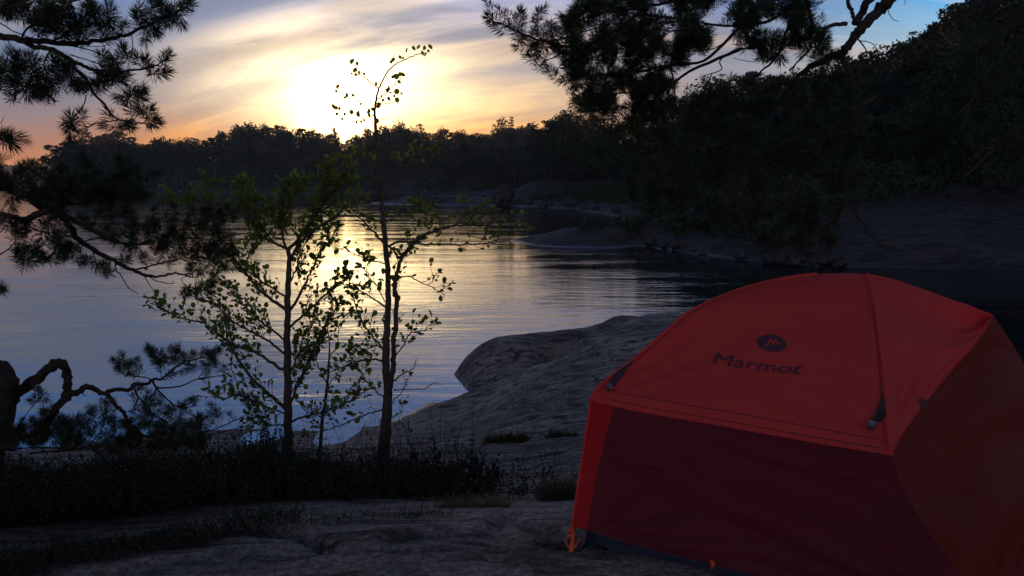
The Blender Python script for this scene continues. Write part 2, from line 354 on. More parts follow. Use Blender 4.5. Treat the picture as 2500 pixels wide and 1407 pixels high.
def grid_mesh(xs, ys, zf):
    Xg, Yg = np.meshgrid(xs, ys); Zg = zf(Xg, Yg); V = np.stack([Xg, Yg, Zg], -1).reshape(-1, 3)
    idx = np.arange(len(V)).reshape(Xg.shape)
    F = np.stack([idx[:-1, :-1], idx[:-1, 1:], idx[1:, 1:], idx[1:, :-1]], -1).reshape(-1, 4)
    return V, F
xs = np.concatenate([np.arange(-14, -7, .2), np.arange(-7, -2.5, .06), np.arange(-2.5, 4, .035), np.arange(4, 7, .06), np.arange(7, 14.1, .2)])
ys = np.concatenate([np.arange(-9, 2.2, .2), np.arange(2.2, 17, .038), np.arange(17, 22.1, .3)])
V, F = grid_mesh(xs, ys, gz)
tag(linkmesh('ground', mesh_from('ground', V, [F], rock_m)), 'weathered grey granite shore sloping from the tent to the lake', kind='structure')
# deep lake bed and the land behind the viewer as one big sheet
V, F = grid_mesh(np.linspace(-900, 900, 40), np.linspace(-400, 1500, 40), lambda x, y: np.where((y < -20), 1.8, -1.6)+0*x)
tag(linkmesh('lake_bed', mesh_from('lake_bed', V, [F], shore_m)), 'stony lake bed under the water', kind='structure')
V, F = grid_mesh(np.linspace(-900, 900, 4), np.linspace(-12, 1500, 4), lambda x, y: 0*x)
tag(linkmesh('lake_water', mesh_from('lake_water', V, [F], water_m)), 'rippled lake water reflecting the sunset', kind='structure')

# ------------------------------------------------------------------ far land
def seg_sd(px, py, poly):
    """signed distance (positive inside) to polygon"""
    P = np.array(poly, float); d = np.full(px.shape, 1e9); ins = np.zeros(px.shape, bool)
    for i in range(len(P)):
        a, b_ = P[i], P[(i+1) % len(P)]; e = b_-a
        t = np.clip(((px-a[0])*e[0]+(py-a[1])*e[1])/(e@e), 0, 1)
        d = np.minimum(d, np.hypot(px-a[0]-t*e[0], py-a[1]-t*e[1]))
        c1 = (a[1] > py) != (b_[1] > py); xi = (b_[0]-a[0])*(py-a[1])/((b_[1]-a[1]) if b_[1] != a[1] else 1e-9)+a[0]; ins ^= c1 & (px < xi)
    return np.where(ins, d, -d)
def shore(pts): return [tuple(onz(px, py, 0)[:2]) for px, py in pts]
mid_poly = shore([(1245,588),(1300,598),(1350,603),(1500,606),(1560,600),(1640,611),(1750,626),(1900,644),(2060,650),(2300,655),(2500,661)])+[(32, 31), (60, 24), (110, 20), (110, 160), (6, 160)]+shore([(1105,488),(1060,484),(980,486),(905,496),(1000,500.5),(1150,501),(1300,504),(1400,511),(1480,521),(1530,536),(1545,552),(1530,570)])+[(6.2, 49.5), (3, 50.5)]
def mid_z(x, y):
    s = seg_sd(x, y, mid_poly)
    inl = np.clip(s, 0, None)
    z = np.where(s < 0, s*.35, 1.9*(1-np.exp(-inl/5.))+inl*.10)
    # low bare points
    z = z*np.where((x < 8) & (y < 60), .6, 1.)
    z = np.where((y > 95) & (z > 0), z*np.clip(.30+(x-1)*.05, .30, 1), z)
    z = z+np.clip(s, 0, 3)/3*(.35*fbm(x, y, .45, 3, 5)+.12*fbm(x, y, 2.2, 4, 3))
    bump_ = lambda cx, cy, rx, ry, h: h*np.exp(-((x-cx)/rx)**2-((y-cy)/ry)**2)
    q = onz(1310, 500, 0); z = z+bump_(q[0]+.5, 126, 5.5, 4, 1.8)+bump_(-9.5, 121, 3.0, 2.5, .5)
    # smooth sloping slab on the right shore
    z = z+bump_(27, 47, 11, 7, .5)
    return np.clip(z, -3, 9)
V, F = grid_mesh(np.arange(-28, 110, .6), np.concatenate([np.arange(18, 70, .5), np.arange(70, 165, .9)]), mid_z)
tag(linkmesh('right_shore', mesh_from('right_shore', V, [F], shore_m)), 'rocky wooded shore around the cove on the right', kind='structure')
far_poly = [(-130, 262), (-118, 250)]+shore([(340,471),(600,470.5),(900,470),(1080,470)])+[(0, 200), (20, 150), (120, 150), (300, 300), (300, 500), (-130, 500)]
def far_z(x, y):
    s = seg_sd(x, y, far_poly); inl = np.clip(s, 0, None)
    return np.where(s < 0, np.clip(s*.2, -2.5, 0), np.clip(1.3*(1-np.exp(-inl/4))+inl*.20, 0, 13))+np.clip(s, 0, 3)/3*.5*fbm(x, y, .3, 8, 4)
V, F = grid_mesh(np.arange(-150, 260, 2.), np.arange(150, 420, 2.5), far_z)
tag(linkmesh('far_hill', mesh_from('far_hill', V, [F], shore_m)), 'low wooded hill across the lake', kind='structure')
def dz(x, y): return np.clip(1.8*np.clip((y-560)/60, -1, 1)+2*fbm(x, y, .02, 2, 2), -2, 6)
V, F = grid_mesh(np.arange(-640, -60, 10.), np.arange(520, 760, 10.), dz)
tag(linkmesh('distant_shore', mesh_from('distant_shore', V, [F], shore_m)), 'faint distant shore at the left', kind='structure')

# ------------------------------------------------------------------ tree prototypes (unit height)
def quads_at(P, size, r_, aspect=.7, flat=0.):
    n = len(P); a = unit(r_.normal(size=(n, 3))); b_ = unit(np.cross(a, r_.normal(size=(n, 3))))
    if flat: a[:, 2] *= (1-flat); b_[:, 2] *= (1-flat); 
    s = (size*r_.uniform(.5, 1.35, n))[:, None]; c1 = a*s; c2 = b_*s*aspect
    V = np.stack([P-c1, P-c2*.9, P+c1, P+c2], 1).reshape(-1, 3); F = np.arange(4*n).reshape(n, 4); return V, F
def clump_pts(centres, radii, n, r_, squash=1., shell=.55):
    w = np.array([r[0]**2 if np.ndim(r) else r**2 for r in radii]); k = r_.choice(len(centres), n, p=w/w.sum())
    d = unit(r_.normal(size=(n, 3))); rr = r_.uniform(0, 1, n)**(1/3)*(1-shell)+shell*r_.uniform(.75, 1.05, n)
    rr = np.where(r_.random(n) < .3, r_.uniform(.9, 1.25, n), rr)
    ra = np.array([radii[i] for i in k]); C_ = np.array(centres)[k]; return C_+d*rr[:, None]*ra[:, None]*np.array([1, 1, squash])
def proto(kind, seed, nf, leaf, mat):
    r_ = np.random.default_rng(seed); tm = MB(); cm = MB()
    lean = r_.normal(0, .02, 2); top = .93
    zz = np.linspace(-.03, top, 8); T = np.stack([lean[0]*zz*2+.012*np.sin(zz*7+seed), lean[1]*zz*2+.01*np.cos(zz*6+seed), zz], -1)
    tube(tm, catmull(T, 2), [.018, .014, .010, .004], 6)
    ax = lambda z: np.array([np.interp(z, zz, T[:, 0]), np.interp(z, zz, T[:, 1]), z])
    C_ = []; Rr = []
    if kind == 'spruce':
        P = []
        for lv in np.linspace(.10, .97, 22):
            rad = .21*(1-lv)**.85+.008; nb = int(6+8*(1-lv))
            for k in range(nb):
                th = r_.uniform(0, 6.28); L_ = rad*r_.uniform(.65, 1.2); m_ = max(6, int(nf/220*L_/.12))
                t = r_.uniform(.1, 1, m_)**.7; d = np.array([math.cos(th), math.sin(th), 0])
                P.append(ax(lv)+d*(t*L_)[:, None]+np.stack([r_.normal(0, .012, m_), r_.normal(0, .012, m_), -.35*L_*t**1.5-np.abs(r_.normal(0, .012, m_))], -1))
                if k % 2 == 0: tube(tm, [ax(lv), ax(lv)+d*L_*.8-np.array([0, 0, .2*L_])], [.004, .0015], 3)
        P = np.concatenate(P); V, F = quads_at(P, leaf, r_, .6, .3); cm.add(V, F)
    else:
        if kind == 'round': n_c, z0, z1, w, rr, sq = 26, .22, .92, .26, (.07, .13), .85
        elif kind == 'broad': n_c, z0, z1, w, rr, sq = 34, .12, .90, .36, (.07, .14), .8
        elif kind == 'pine': n_c, z0, z1, w, rr, sq = 20, .42, .95, .24, (.05, .10), .55
        elif kind == 'birch': n_c, z0, z1, w, rr, sq = 24, .2, .96, .17, (.045, .085), 1.2
        for i in range(n_c):
            t = (i+r_.random())/n_c; z = z0+(z1-z0)*t
            env = {'round': math.sin(math.pi*min(1, .25+t*.75))**.6, 'broad': math.sin(math.pi*min(1, .3+t*.68))**.6, 'pine': math.sin(math.pi*(.25+t*.68))**.7, 'birch': math.sin(math.pi*(.2+t*.72))**.8}[kind]
            th = i*2.4+r_.normal(0, .5); rad = w*env*r_.uniform(.35, 1.0)
            cpt = ax(z)+np.array([math.cos(th)*rad, math.sin(th)*rad, r_.normal(0, .015)]); r1 = r_.uniform(*rr)*(.75+.35*env)
            C_.append(cpt); Rr.append(r1); b0 = ax(max(.08, z-rad*r_.uniform(.5, .9)))
            mid = (b0+cpt)/2+r_.normal(0, .012, 3)-np.array([0, 0, .015]); tube(tm, catmull([b0, mid, cpt], 3), [.0065, .002], 4)
            for q_ in range(2):
                c2 = cpt+unit(r_.normal(size=3))*r1*r_.uniform(.9, 1.3)*np.array([1, 1, sq]); C_.append(c2); Rr.append(r1*r_.uniform(.35, .6)); tube(tm, [cpt, c2], [.002, .001], 3)
        P = clump_pts(C_, Rr, nf, r_, sq); V, F = quads_at(P, leaf, r_, .7); cm.add(V, F)
    return tm.mesh(kind+'_trunk', bark_far), cm.mesh(kind+'_crown', mat, False)
PR = {}
def getp(kind, var, lod):
    k = (kind, var, lod)
    if k not in PR:
        nf, leaf = {'far': (2600, .021), 'mid': (8000, .012)}[lod]
        if kind == 'birch': nf = int(nf*.5); leaf *= .8
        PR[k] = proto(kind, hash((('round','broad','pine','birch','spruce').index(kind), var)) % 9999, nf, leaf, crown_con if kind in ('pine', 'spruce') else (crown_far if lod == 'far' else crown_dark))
    return PR[k]
NAME = {'round': 'leafy_tree', 'broad': 'leafy_tree', 'pine': 'pine_tree', 'birch': 'birch_tree', 'spruce': 'spruce_tree'}
def tree(kind, x, y, z, h, label, group=None, lod='far', wide=1.):
    tm, cm = getp(kind, random.randrange(3), lod)
    e = empty(NAME[kind], (x, y, z), label, 'tree', group, random.uniform(0, 6.28), (h*wide, h*wide, h))
    linkmesh('trunk', tm, e); linkmesh('crown', cm, e); return e
def ztop(px, py, Yd): return at(px, py, Yd)
WORD = {'round': 'leafy tree', 'broad': 'bushy leafy tree', 'pine': 'pine', 'birch': 'birch', 'spruce': 'spruce'}
# skyline of the far hill (pixel x -> pixel y of the tree tops)
SKX = [130,165,200,225,260,300,340,380,430,480,520,560,600,640,690,740,790,822,845,880,920,960,1000,1040,1080,1120,1160,1200,1250,1290,1320,1400]
SKY_ = [372,352,340,336,328,335,338,338,333,340,330,312,300,304,305,312,318,325,338,315,312,300,300,312,315,322,318,312,312,305,318,330]
def place_tree(kind, px, py_top, Yd, zf, label, group=None, lod='far', wide=1., minh=3.):
    t = at(px, py_top, Yd); zb = float(zf(np.array([t[0]]), np.array([t[1]]))[0])-.2
    return tree(kind, t[0], t[1], zb, max(minh, t[2]-zb), label, group, lod, wide)
GF = 'trees of the wood across the lake'
cnt = 0
for row, (Yd, dy, step) in enumerate([(286, 0, 15), (272, 16, 19), (258, 50, 24)]):
    px = 150 if row == 0 else 170
    while px < 1330:
        kind = random.choices(['round', 'broad', 'pine', 'spruce', 'birch'], [5, 4, 3, 1.2, .8])[0]
        if 820 < px < 850 and row == 0: px += 8; continue
        py = np.interp(px, SKX, SKY_)+dy+random.uniform(-6, 12)*(1 if row == 0 else 1.3)
        place_tree(kind, px, py, Yd+random.uniform(-4, 4), far_z, ['%s in the tree line against the glow across the lake', '%s inside the wood below the far tree line', '%s at the water edge of the far wood'][row] % ('dark '+WORD[kind]), GF+(' on the skyline', ' on the slope', ' by the water')[row]+', '+WORD[kind], 'far', random.uniform(.9, 1.25))
        px += step*random.uniform(.7, 1.3)
# skyline trees that stand out
place_tree('pine', 165, 342, 262, far_z, 'flat-topped pine leaning out at the left end of the far wood', wide=1.5)
place_tree('birch', 205, 312, 266, far_z, 'thin airy birch rising above the left end of the far wood', wide=1.2)
place_tree('pine', 282, 320, 268, far_z, 'flat-crowned pine just right of the airy birch on the far shore', wide=1.4)
place_tree('round', 606, 296, 262, far_z, 'tall round tree at the left start of the high skyline group', wide=1.25)
place_tree('round', 818, 306, 264, far_z, 'narrow tree immediately left of the gap where the sun sets', wide=.55)
place_tree('birch', 1220, 290, 240, far_z, 'tall airy birch left of the pointed spruce on the far skyline', wide=1.3)
place_tree('spruce', 1252, 281, 238, far_z, 'pointed spruce standing above the far skyline', wide=1.0)
place_tree('round', 1290, 296, 236, far_z, 'rounded tree right of the pointed spruce on the skyline', wide=1.2)
# trees filling between far hill and the headland
for px in range(1090, 1400, 20):
    place_tree(random.choice(['round', 'broad', 'pine']), px+random.uniform(-8, 8), random.uniform(345, 375), random.uniform(172, 200), lambda x, y: 0*x+2.5, 'dark leafy tree in the low wood behind the rocky point', 'trees behind the rocky point', 'far', 1.3)
# the distant treeline at the far left: one mass
r_ = np.random.default_rng(5); Pd = []
for px in np.arange(-60, 260, 1.2):
    tp = at(px, 404+3*math.sin(px*.11)+2.5*math.sin(px*.37)+r_.uniform(-3, 2)+(4 if px < 60 else 0), 620)
    n_ = 26; Pd.append(np.stack([tp[0]+r_.normal(0, 1.6, n_), 620+r_.normal(0, 6, n_), tp[2]-.4-r_.uniform(0, 1, n_)**1.3*(tp[2]-1)], -1))
mb = MB(); V, F = quads_at(np.concatenate(Pd), 1.5, r_, .8); mb.add(V, F)
tag(mb.build('distant_wood', crown_far, None, False), 'low distant wood along the left horizon', 'wood', kind='stuff')

# ---- right shore wood
MX = [1310,1332,1366,1392,1434,1480,1540,1600,1660,1704,1747,1790,1837,1914,1980,2050,2120,2170,2209,2250,2277,2295,2326,2363,2450,2560]
MY = [330,300,272,256,276,262,250,240,226,196,172,176,168,160,165,150,125,98,78,60,46,62,30,0,-40,-60]
MYD = lambda px: float(np.interp(px, [1310, 1440, 1600, 1800, 2100, 2350, 2560], [138, 132, 108, 88, 66, 58, 52]))
GR = 'trees of the dark wood on the right shore'
for row, (dd, dy, step) in enumerate([(6, 0, 34), (0, 55, 42), (-7, 115, 52), (-13, 190, 60)]):
    px = 1325+row*12
    while px < 2580:
        kind = random.choices(['round', 'broad', 'pine', 'spruce'], [3, 3, 4, 3])[0]
        Yd = MYD(px)+dd*(1 if px > 1600 else .6)+random.uniform(-2, 2)
        py = np.interp(px, MX, MY)+dy*(.5 if px < 1500 else 1)+random.uniform(-4, 14)*(row > 0)+random.uniform(-2, 8)
        if row == 3 and 1180 < px < 1560: px += step; continue
        t = at(px, py, Yd)
        if float(seg_sd(np.array([t[0]]), np.array([t[1]]), mid_poly)[0]) > 2.2:
            place_tree(kind, px, py, Yd, mid_z, ['%s on the skyline of the wood right of the cove', '%s in the middle of the wood right of the cove', '%s low in the wood right of the cove', '%s at the front edge of the wood above the shore rocks'][row] % ('dark '+WORD[kind]), GR+', row '+['at the top', 'in the middle', 'below', 'in front'][row]+', '+WORD[kind], 'mid', random.uniform(1.0, 1.35), 2.5)
        px += step*random.uniform(.7, 1.25)
place_tree('broad', 1392, 254, 128, mid_z, 'tall rounded tree standing highest on the headland at the left of the wood', None, 'mid', 1.0)
place_tree('pine', 1345, 292, 130, mid_z, 'shorter pine on the left shoulder of the headland', None, 'mid', 1.3)
# undergrowth along the right shore: uncountable bushes
r_ = np.random.default_rng(15); Pu = []
for i in range(7500):
    x = r_.uniform(2, 75); y = r_.uniform(30, 135)
    s_ = float(seg_sd(np.array([x]), np.array([y]), mid_poly)[0])
    px_ = 1250+FPX*x/y
    lo = np.interp(px_, [1300, 1450, 1700, 1950, 2100, 2500], [5, 2.5, 1.3, 1.8, 9, 12])
    if not (lo < s_ < lo+9) or px_ > 2600: continue
    if y > 112 and x < 2: continue
    if abs(x-4.5) < 4.5 and abs(y-124) < 6: continue
    z = float(mid_z(np.array([x]), np.array([y]))[0]); R_ = r_.uniform(.5, 1.3)
    n_ = 110; d = unit(r_.normal(size=(n_, 3)))*r_.uniform(.5, 1.05, (n_, 1))*R_; d[:, 2] = np.abs(d[:, 2])*1.1; Pu.append(np.array([x, y, z-.1])+d)
Pf = []
for i in range(2200):
    x = r_.uniform(-125, 60); y = r_.uniform(195, 300); s_ = float(seg_sd(np.array([x]), np.array([y]), far_poly)[0])
    if not 2.0 < s_ < 60: continue
    z = float(far_z(np.array([x]), np.array([y]))[0]); R_ = r_.uniform(1.2, 3.)*(1 if s_ < 12 else 1.5); d = unit(r_.normal(size=(90, 3)))*r_.uniform(.5, 1.05, (90, 1))*R_; d[:, 2] = np.abs(d[:, 2]); Pf.append(np.array([x, y, z-.2])+d)
mb = MB(); V, F = quads_at(np.concatenate(Pf), .33, r_, .7); mb.add(V, F)
tag(mb.build('undergrowth', crown_far, None, False), 'dark scrub along the foot of the far wood', 'undergrowth', kind='stuff')
mb = MB(); V, F = quads_at(np.concatenate(Pu), .10, r_, .7); mb.add(V, F)
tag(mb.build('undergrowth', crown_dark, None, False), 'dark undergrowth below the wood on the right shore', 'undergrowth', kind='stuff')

# ------------------------------------------------------------------ boulders
def boulder(px, py, w_px, h_px, Yd, label, group=None, seed=0, mat=shore_m, name='boulder'):
    c0 = at(px, py, Yd); w = w_px/FPX*Yd/2; h = h_px/FPX*Yd
    r_ = np.random.default_rng(seed+100)
    nu, nv = 22, 12; U, Vv = np.meshgrid(np.linspace(0, 2*np.pi, nu, endpoint=False), np.linspace(-.35*np.pi, .5*np.pi, nv))
    d = np.stack([np.cos(U)*np.cos(Vv), np.sin(U)*np.cos(Vv), np.sin(Vv)], -1).reshape(-1, 3)
    dirs = unit(r_.normal(size=(9, 3))); cut = r_.uniform(.72, .98, 9); k = np.ones(len(d))
    for q_, c_ in zip(dirs, cut): k = np.minimum(k, c_/np.maximum(d@q_, .3))
    k *= 1+.03*np.sin(d@np.array([9, 5, 7])+seed)
    P = d*k[:, None]*np.array([w, w*.8, h*.95]); P[:, 2] = np.where(P[:, 2] < 0, P[:, 2]*.6, P[:, 2])
    idx = np.arange(nu*nv).reshape(nv, nu); F = np.stack([idx[:-1], np.roll(idx[:-1], -1, 1), np.roll(idx[1:], -1, 1), idx[1:]], -1).reshape(-1, 4)
    o = linkmesh(name, mesh_from(name, P, [F], mat)); o.location = c0; return tag(o, label, 'boulder', group)
GB = 'small boulders along the waterline of the right shore'
k = 0
for i in range(46):
    px = random.uniform(1560, 2120); wl = np.interp(px, [1560, 1640, 1750, 1900, 2060, 2300], [600, 611, 626, 644, 650, 655])-random.uniform(0, 26)
    q = onz(px, wl+random.uniform(0, 4), .15); k += 1
    boulder(px, wl, random.uniform(16, 44), random.uniform(8, 20), q[1], 'grey boulder among the others along the waterline of the right shore', GB, k)
GB2 = 'small boulders on the rocky point in the middle distance'
for i in range(26):
    px = random.uniform(1180, 1560); py = np.interp(px, [1180, 1400, 1560], [500, 508, 530])-random.uniform(0, 16); q = onz(px, py+4, 0.3); k += 1
    boulder(px, py, random.uniform(10, 26), random.uniform(6, 12), q[1], 'small grey boulder on the rocky point beyond the cove', GB2, k)
boulder(1915, 548, 90, 34, 43, 'streaked pale boulder above the shore rocks, left of the bare slab', None, 301)
boulder(1865, 490, 42, 22, 50, 'rounded boulder under the hanging pine twigs', None, 302)
boulder(1667, 505, 26, 22, 62, 'small pale boulder at the foot of the wood', None, 303)
boulder(2235, 630, 52, 20, 35.5, 'rounded boulder at the foot of the bare sloping slab', None, 304)
boulder(1230, 480, 60, 30, 116, 'dark blocky boulder at the waterline of the rocky point', None, 305)
boulder(1395, 500, 46, 26, 104, 'dark upright boulder at the right of the rocky point', None, 306)
boulder(1050, 492, 90, 20, 120, 'humped rock near the tip of the rocky point', None, 307)
boulder(143, 440, 30, 14, 250, 'pale rounded boulder on the shore at the left edge of the far wood', None, 308)
boulder(450, 468, 150, 14, 246, 'long pale shore rock below the far wood', None, 309)
boulder(1480, 585, 150, 34, 45.5, 'rounded hump of rock on the near point in the cove', None, 310)
boulder(1400, 600, 80, 14, 43.5, 'low flat rock lapped by water in front of the near point', None, 311)

# ------------------------------------------------------------------ pines close by
def needles(mb, shoots, nl, w, per, r_, spread=(.35, 1.15)):
    """shoots: (p, d, L). Each needle is a slim three-sided spike."""
    for p_, d, L_ in shoots:
        d = unit(d); u = unit(np.cross(d, r_.normal(size=3))); v = np.cross(d, u); n = int(per*r_.uniform(.75, 1.2))
        t = r_.uniform(0, 1, n)**.8; th = r_.uniform(0, 6.283, n); an = spread[1]+(spread[0]-spread[1])*t**1.5+r_.normal(0, .13, n)
        dirn = (np.cos(an))[:, None]*d+(np.sin(an)*np.cos(th))[:, None]*u+(np.sin(an)*np.sin(th))[:, None]*v
        P0 = p_+d*(t*L_)[:, None]; ln = nl*r_.uniform(.75, 1.12, n); P1 = P0+dirn*ln[:, None]+np.array([0, 0, -.06*nl])
        s1 = unit(np.cross(dirn, r_.normal(size=(n, 3)))); s2 = np.cross(dirn, s1); Pm = P0+dirn*ln[:, None]*.5
        V = np.stack([P0, Pm+s1*w*.5, Pm+(-.5*s1+.87*s2)*w*.5, Pm+(-.5*s1-.87*s2)*w*.5, P1], 1).reshape(-1, 3); o_ = np.arange(n)[:, None]*5
        F = np.concatenate([o_+np.array(q) for q in ((0, 2, 1), (0, 3, 2), (0, 1, 3), (1, 2, 4), (2, 3, 4), (3, 1, 4))]); mb.add(V, F)
def path_px(pts, Y0, Y1=None, wob=.04, r_=rng, n=5):
    Y1 = Y0 if Y1 is None else Y1; k = len(pts); P = [at(p[0], p[1], Y0+(Y1-Y0)*i/max(1, k-1)+r_.normal(0, wob)*(i > 0)) for i, p in enumerate(pts)]
    return catmull(P, n)
def pine(name, root, label, limbs, tufts, Yc, nl=.045, per=110, w=.0016, jit=.12, L_=.07, seed=1, cat='tree', extra=None, twigr=.0022, spread=(.35, 1.15), trunkpath=None, trunkr=None, rtips=None, maxtw=.5):
    """limbs: list of (px path, Y0, Y1, r0_px, r1_px); tufts: list of (px,py)"""
    r_ = np.random.default_rng(seed); e = empty(name, root, label, cat)
    allp = []; groups = []
    for pts, Y0, Y1, r0, r1 in limbs:
        P = path_px(pts, Y0, Y1, .03, r_); Ym = (Y0+Y1)/2; mb = MB()
        P = P+r_.normal(0, .25*r0/FPX*Ym, P.shape)*.6
        tube(mb, P, [r0/FPX*Y0, r1/FPX*Y1], 8 if r0 > 4 else 5, .10 if r0 > 4 else .05); groups.append([mb, P]); allp.append(P)
    if trunkpath is not None:
        mb = MB(); tube(mb, catmull(trunkpath, 6), trunkr, 14, .05); mb.build('trunk', bark_pine, e)
    A = np.concatenate(allp); own = np.concatenate([[i]*len(p_) for i, p_ in enumerate(allp)]); nxt = np.concatenate([np.gradient(p_, axis=0) for p_ in allp])
    # pixel coordinates of all limb points, to hook each tuft to the closest wood
    def topx(P): 
        q = P-np.array([0, 0, HC]); f = q[:, 1]*math.cos(PITCH)-q[:, 2]*math.sin(PITCH); uz = q[:, 1]*math.sin(PITCH)+q[:, 2]*math.cos(PITCH)
        return np.stack([1250+FPX*q[:, 0]/f, 703.5-FPX*uz/f], -1)
    AP = topx(A); nd = [MB() for _ in groups]; tips = []
    tips_px = []
    order = sorted(tufts, key=lambda t: ((AP-np.array(t[:2]))**2).sum(1).min())
    for t in order:
        d2 = ((AP-np.array(t[:2]))**2).sum(1); i = int(d2.argmin()); base = A[i]
        Yt = base[1]+r_.normal(0, jit); tip = at(t[0], t[1], Yt); g = own[i]
        vec = tip-base; dist = np.linalg.norm(vec)
        if dist > .015:
            back = base if dist < .05 else A[max(0, i-2)] if own[max(0, i-2)] == g else base
            mid = back+(tip-back)*.5+np.array([r_.normal(0, .08*dist), r_.normal(0, .08*dist), -.10*dist])
            P = catmull([back, mid, tip], 4); tube(groups[g][0], P, [twigr*(1+1.2*min(1, dist/.3)), twigr*.8], 4)
            d = unit(P[-1]-P[-2]); A = np.vstack([A, P[2:]]); own = np.concatenate([own, [g]*len(P[2:])]); AP = np.vstack([AP, topx(P[2:])])
        else: d = unit(nxt[min(i, len(nxt)-1)])
        d = unit(d+np.array([r_.normal(0, .35), r_.normal(0, .25), .25+r_.normal(0, .3)]))
        sh = [(tip-d*L_*.5, d, L_*r_.uniform(.8, 1.3))]
        if r_.random() < .45: sh.append((tip-d*L_*.3, unit(d+r_.normal(0, .7, 3)), L_*.8))
        needles(nd[g], sh, nl, w, per, r_, spread)
    for (mb, P), nb in zip(groups, nd):
        b_ = mb.build('branch', bark_pine, e)
        if nb.n:
            me = nb.mesh('needles', needle_m, True, np.array(e.location)); o_ = linkmesh('needles', me, b_)
    return e
def zp(lst, ox, oy, s): return [(ox+a/s, oy+b_/s) for a, b_ in lst]
Zs = 3.517
# upper left pine -----------------------------------------------------------
tuA = zp([(1440,480),(1400,540),(1300,600),(1250,550),(1330,640),(1050,450),(1000,530),(1090,500),(870,500),(900,560),(980,680),(1050,690),(850,740),(800,760),(650,690),(620,640),(680,740),(500,560),(450,540),(400,800),(430,850),(450,700),(380,700),(250,520),(300,560),(200,640),(130,700),(230,780),(100,840),(60,560),(30,600),(160,580),(1160,800),(1100,850),(1200,830),(1130,760),(1230,940),(1150,980),(1260,980),(1300,1060),(1060,1080),(1000,1100),(960,1030),(1100,1090),(620,1040),(590,1060),(700,1040),(1000,640),(940,640),
 (1600,60),(1640,40),(1500,110),(1550,90),(1400,60),(1450,150),(1400,180),(1350,200),(1250,230),(1300,250),(1300,100),(1340,40),(1170,150),(1190,210),(960,160),(980,210),(920,110),(1060,250),(820,120),(760,80),(700,170),(720,240),(640,210),(600,250),(560,160),(500,200),(450,120),(350,100),(250,80),(150,60),(50,40),(100,130),(200,150),(300,200),(420,240),(480,280),(560,280),(650,270),(330,280),(800,230),(860,200),(900,250),(20,90),(60,120),(380,30),(480,40),(560,40),(200,20),(300,10),(120,-20),(400,-30),(600,10),
 (540,120),(460,190),(370,160),(270,140),(860,300),(780,300),(0,720),(10,690),(60,1160),(20,1190),(300,650),(330,760),(170,760),(560,720),(520,620),(350,620),(250,700),(280,760)], 0, 0, Zs)
limA = [(zp([(-700,120),(-300,240),(0,305),(200,342),(430,362),(700,365),(900,340),(1100,290),(1300,200),(1500,110),(1620,50)],0,0,Zs),3.0,3.2,10,1.6),
 (zp([(200,342),(290,400),(450,430),(600,510),(720,570),(850,610),(1000,612),(1170,600),(1350,560),(1430,490)],0,0,Zs),3.0,3.3,7,1.2),
 (zp([(600,510),(640,590),(740,680),(800,800),(900,900),(960,990),(1020,1030)],0,0,Zs),3.07,3.2,5,1.6),
 (zp([(1020,1030),(1120,1040),(1200,1060),(1330,1070)],0,0,Zs),3.2,3.2,1.6,.8),(zp([(740,820),(720,900),(640,1000),(590,1050)],0,0,Zs),3.1,3.05,1.5,.9),
 (zp([(1020,1030),(900,1050),(760,1070)],0,0,Zs),3.2,3.1,1.6,.8),(zp([(-200,120),(0,200),(100,260),(240,320),(300,350)],0,0,Zs),2.9,3.0,2,1),
 (zp([(180,340),(240,240),(400,150),(560,60),(640,0)],0,0,Zs),3.0,2.9,3,1),(zp([(430,362),(560,300),(700,240),(860,190),(980,150)],0,0,Zs),3.05,3.0,3,1),
 (zp([(1130,300),(1140,420),(1120,500),(1090,590)],0,0,Zs),3.15,3.2,1.2,.8),(zp([(430,440),(380,540),(400,650),(390,780)],0,0,Zs),3.05,3.0,2.5,1),
 (zp([(-200,540),(0,600),(200,640),(450,600),(600,640)],0,0,Zs),2.9,3.0,2,1),(zp([(-250,740),(0,770),(90,775),(200,740),(330,760)],0,0,Zs),2.9,3.0,2,1),
 (zp([(430,380),(640,400),(800,440),(950,500),(1090,500)],0,0,Zs),3.1,3.1,2,1),(zp([(600,470),(760,520),(900,560),(1000,560)],0,0,Zs),3.1,3.1,1.5,.8),
 (zp([(740,400),(860,400),(980,375)],0,0,Zs),3.1,3.05,1,.6),(zp([(70,345),(100,400),(160,440),(240,450)],0,0,Zs),3.0,3.0,1,.6),
 (zp([(600,560),(700,620),(800,690),(900,690),(1000,680)],0,0,Zs),3.1,3.1,1.3,.7),(zp([(-200,200),(-60,120),(80,60),(300,-20)],0,0,Zs),2.9,2.9,3,1.5),
 (zp([(-100,1120),(0,1060),(40,1000)],0,0,Zs),2.9,2.9,1,.6)]
trA = at(-330, -200, 3.0); gA = float(gz(trA[0]-.1, 3.0)[0])
pathA = [(trA[0]-.25, 3.1, gA-.15), (trA[0]-.15, 3.0, gA+.6), (trA[0]-.05, 3.0, 3.2), (trA[0]-.1, 3.05, 4.1), (trA[0]+.05, 3.0, 5.2), (trA[0], 3.0, 6.5)]
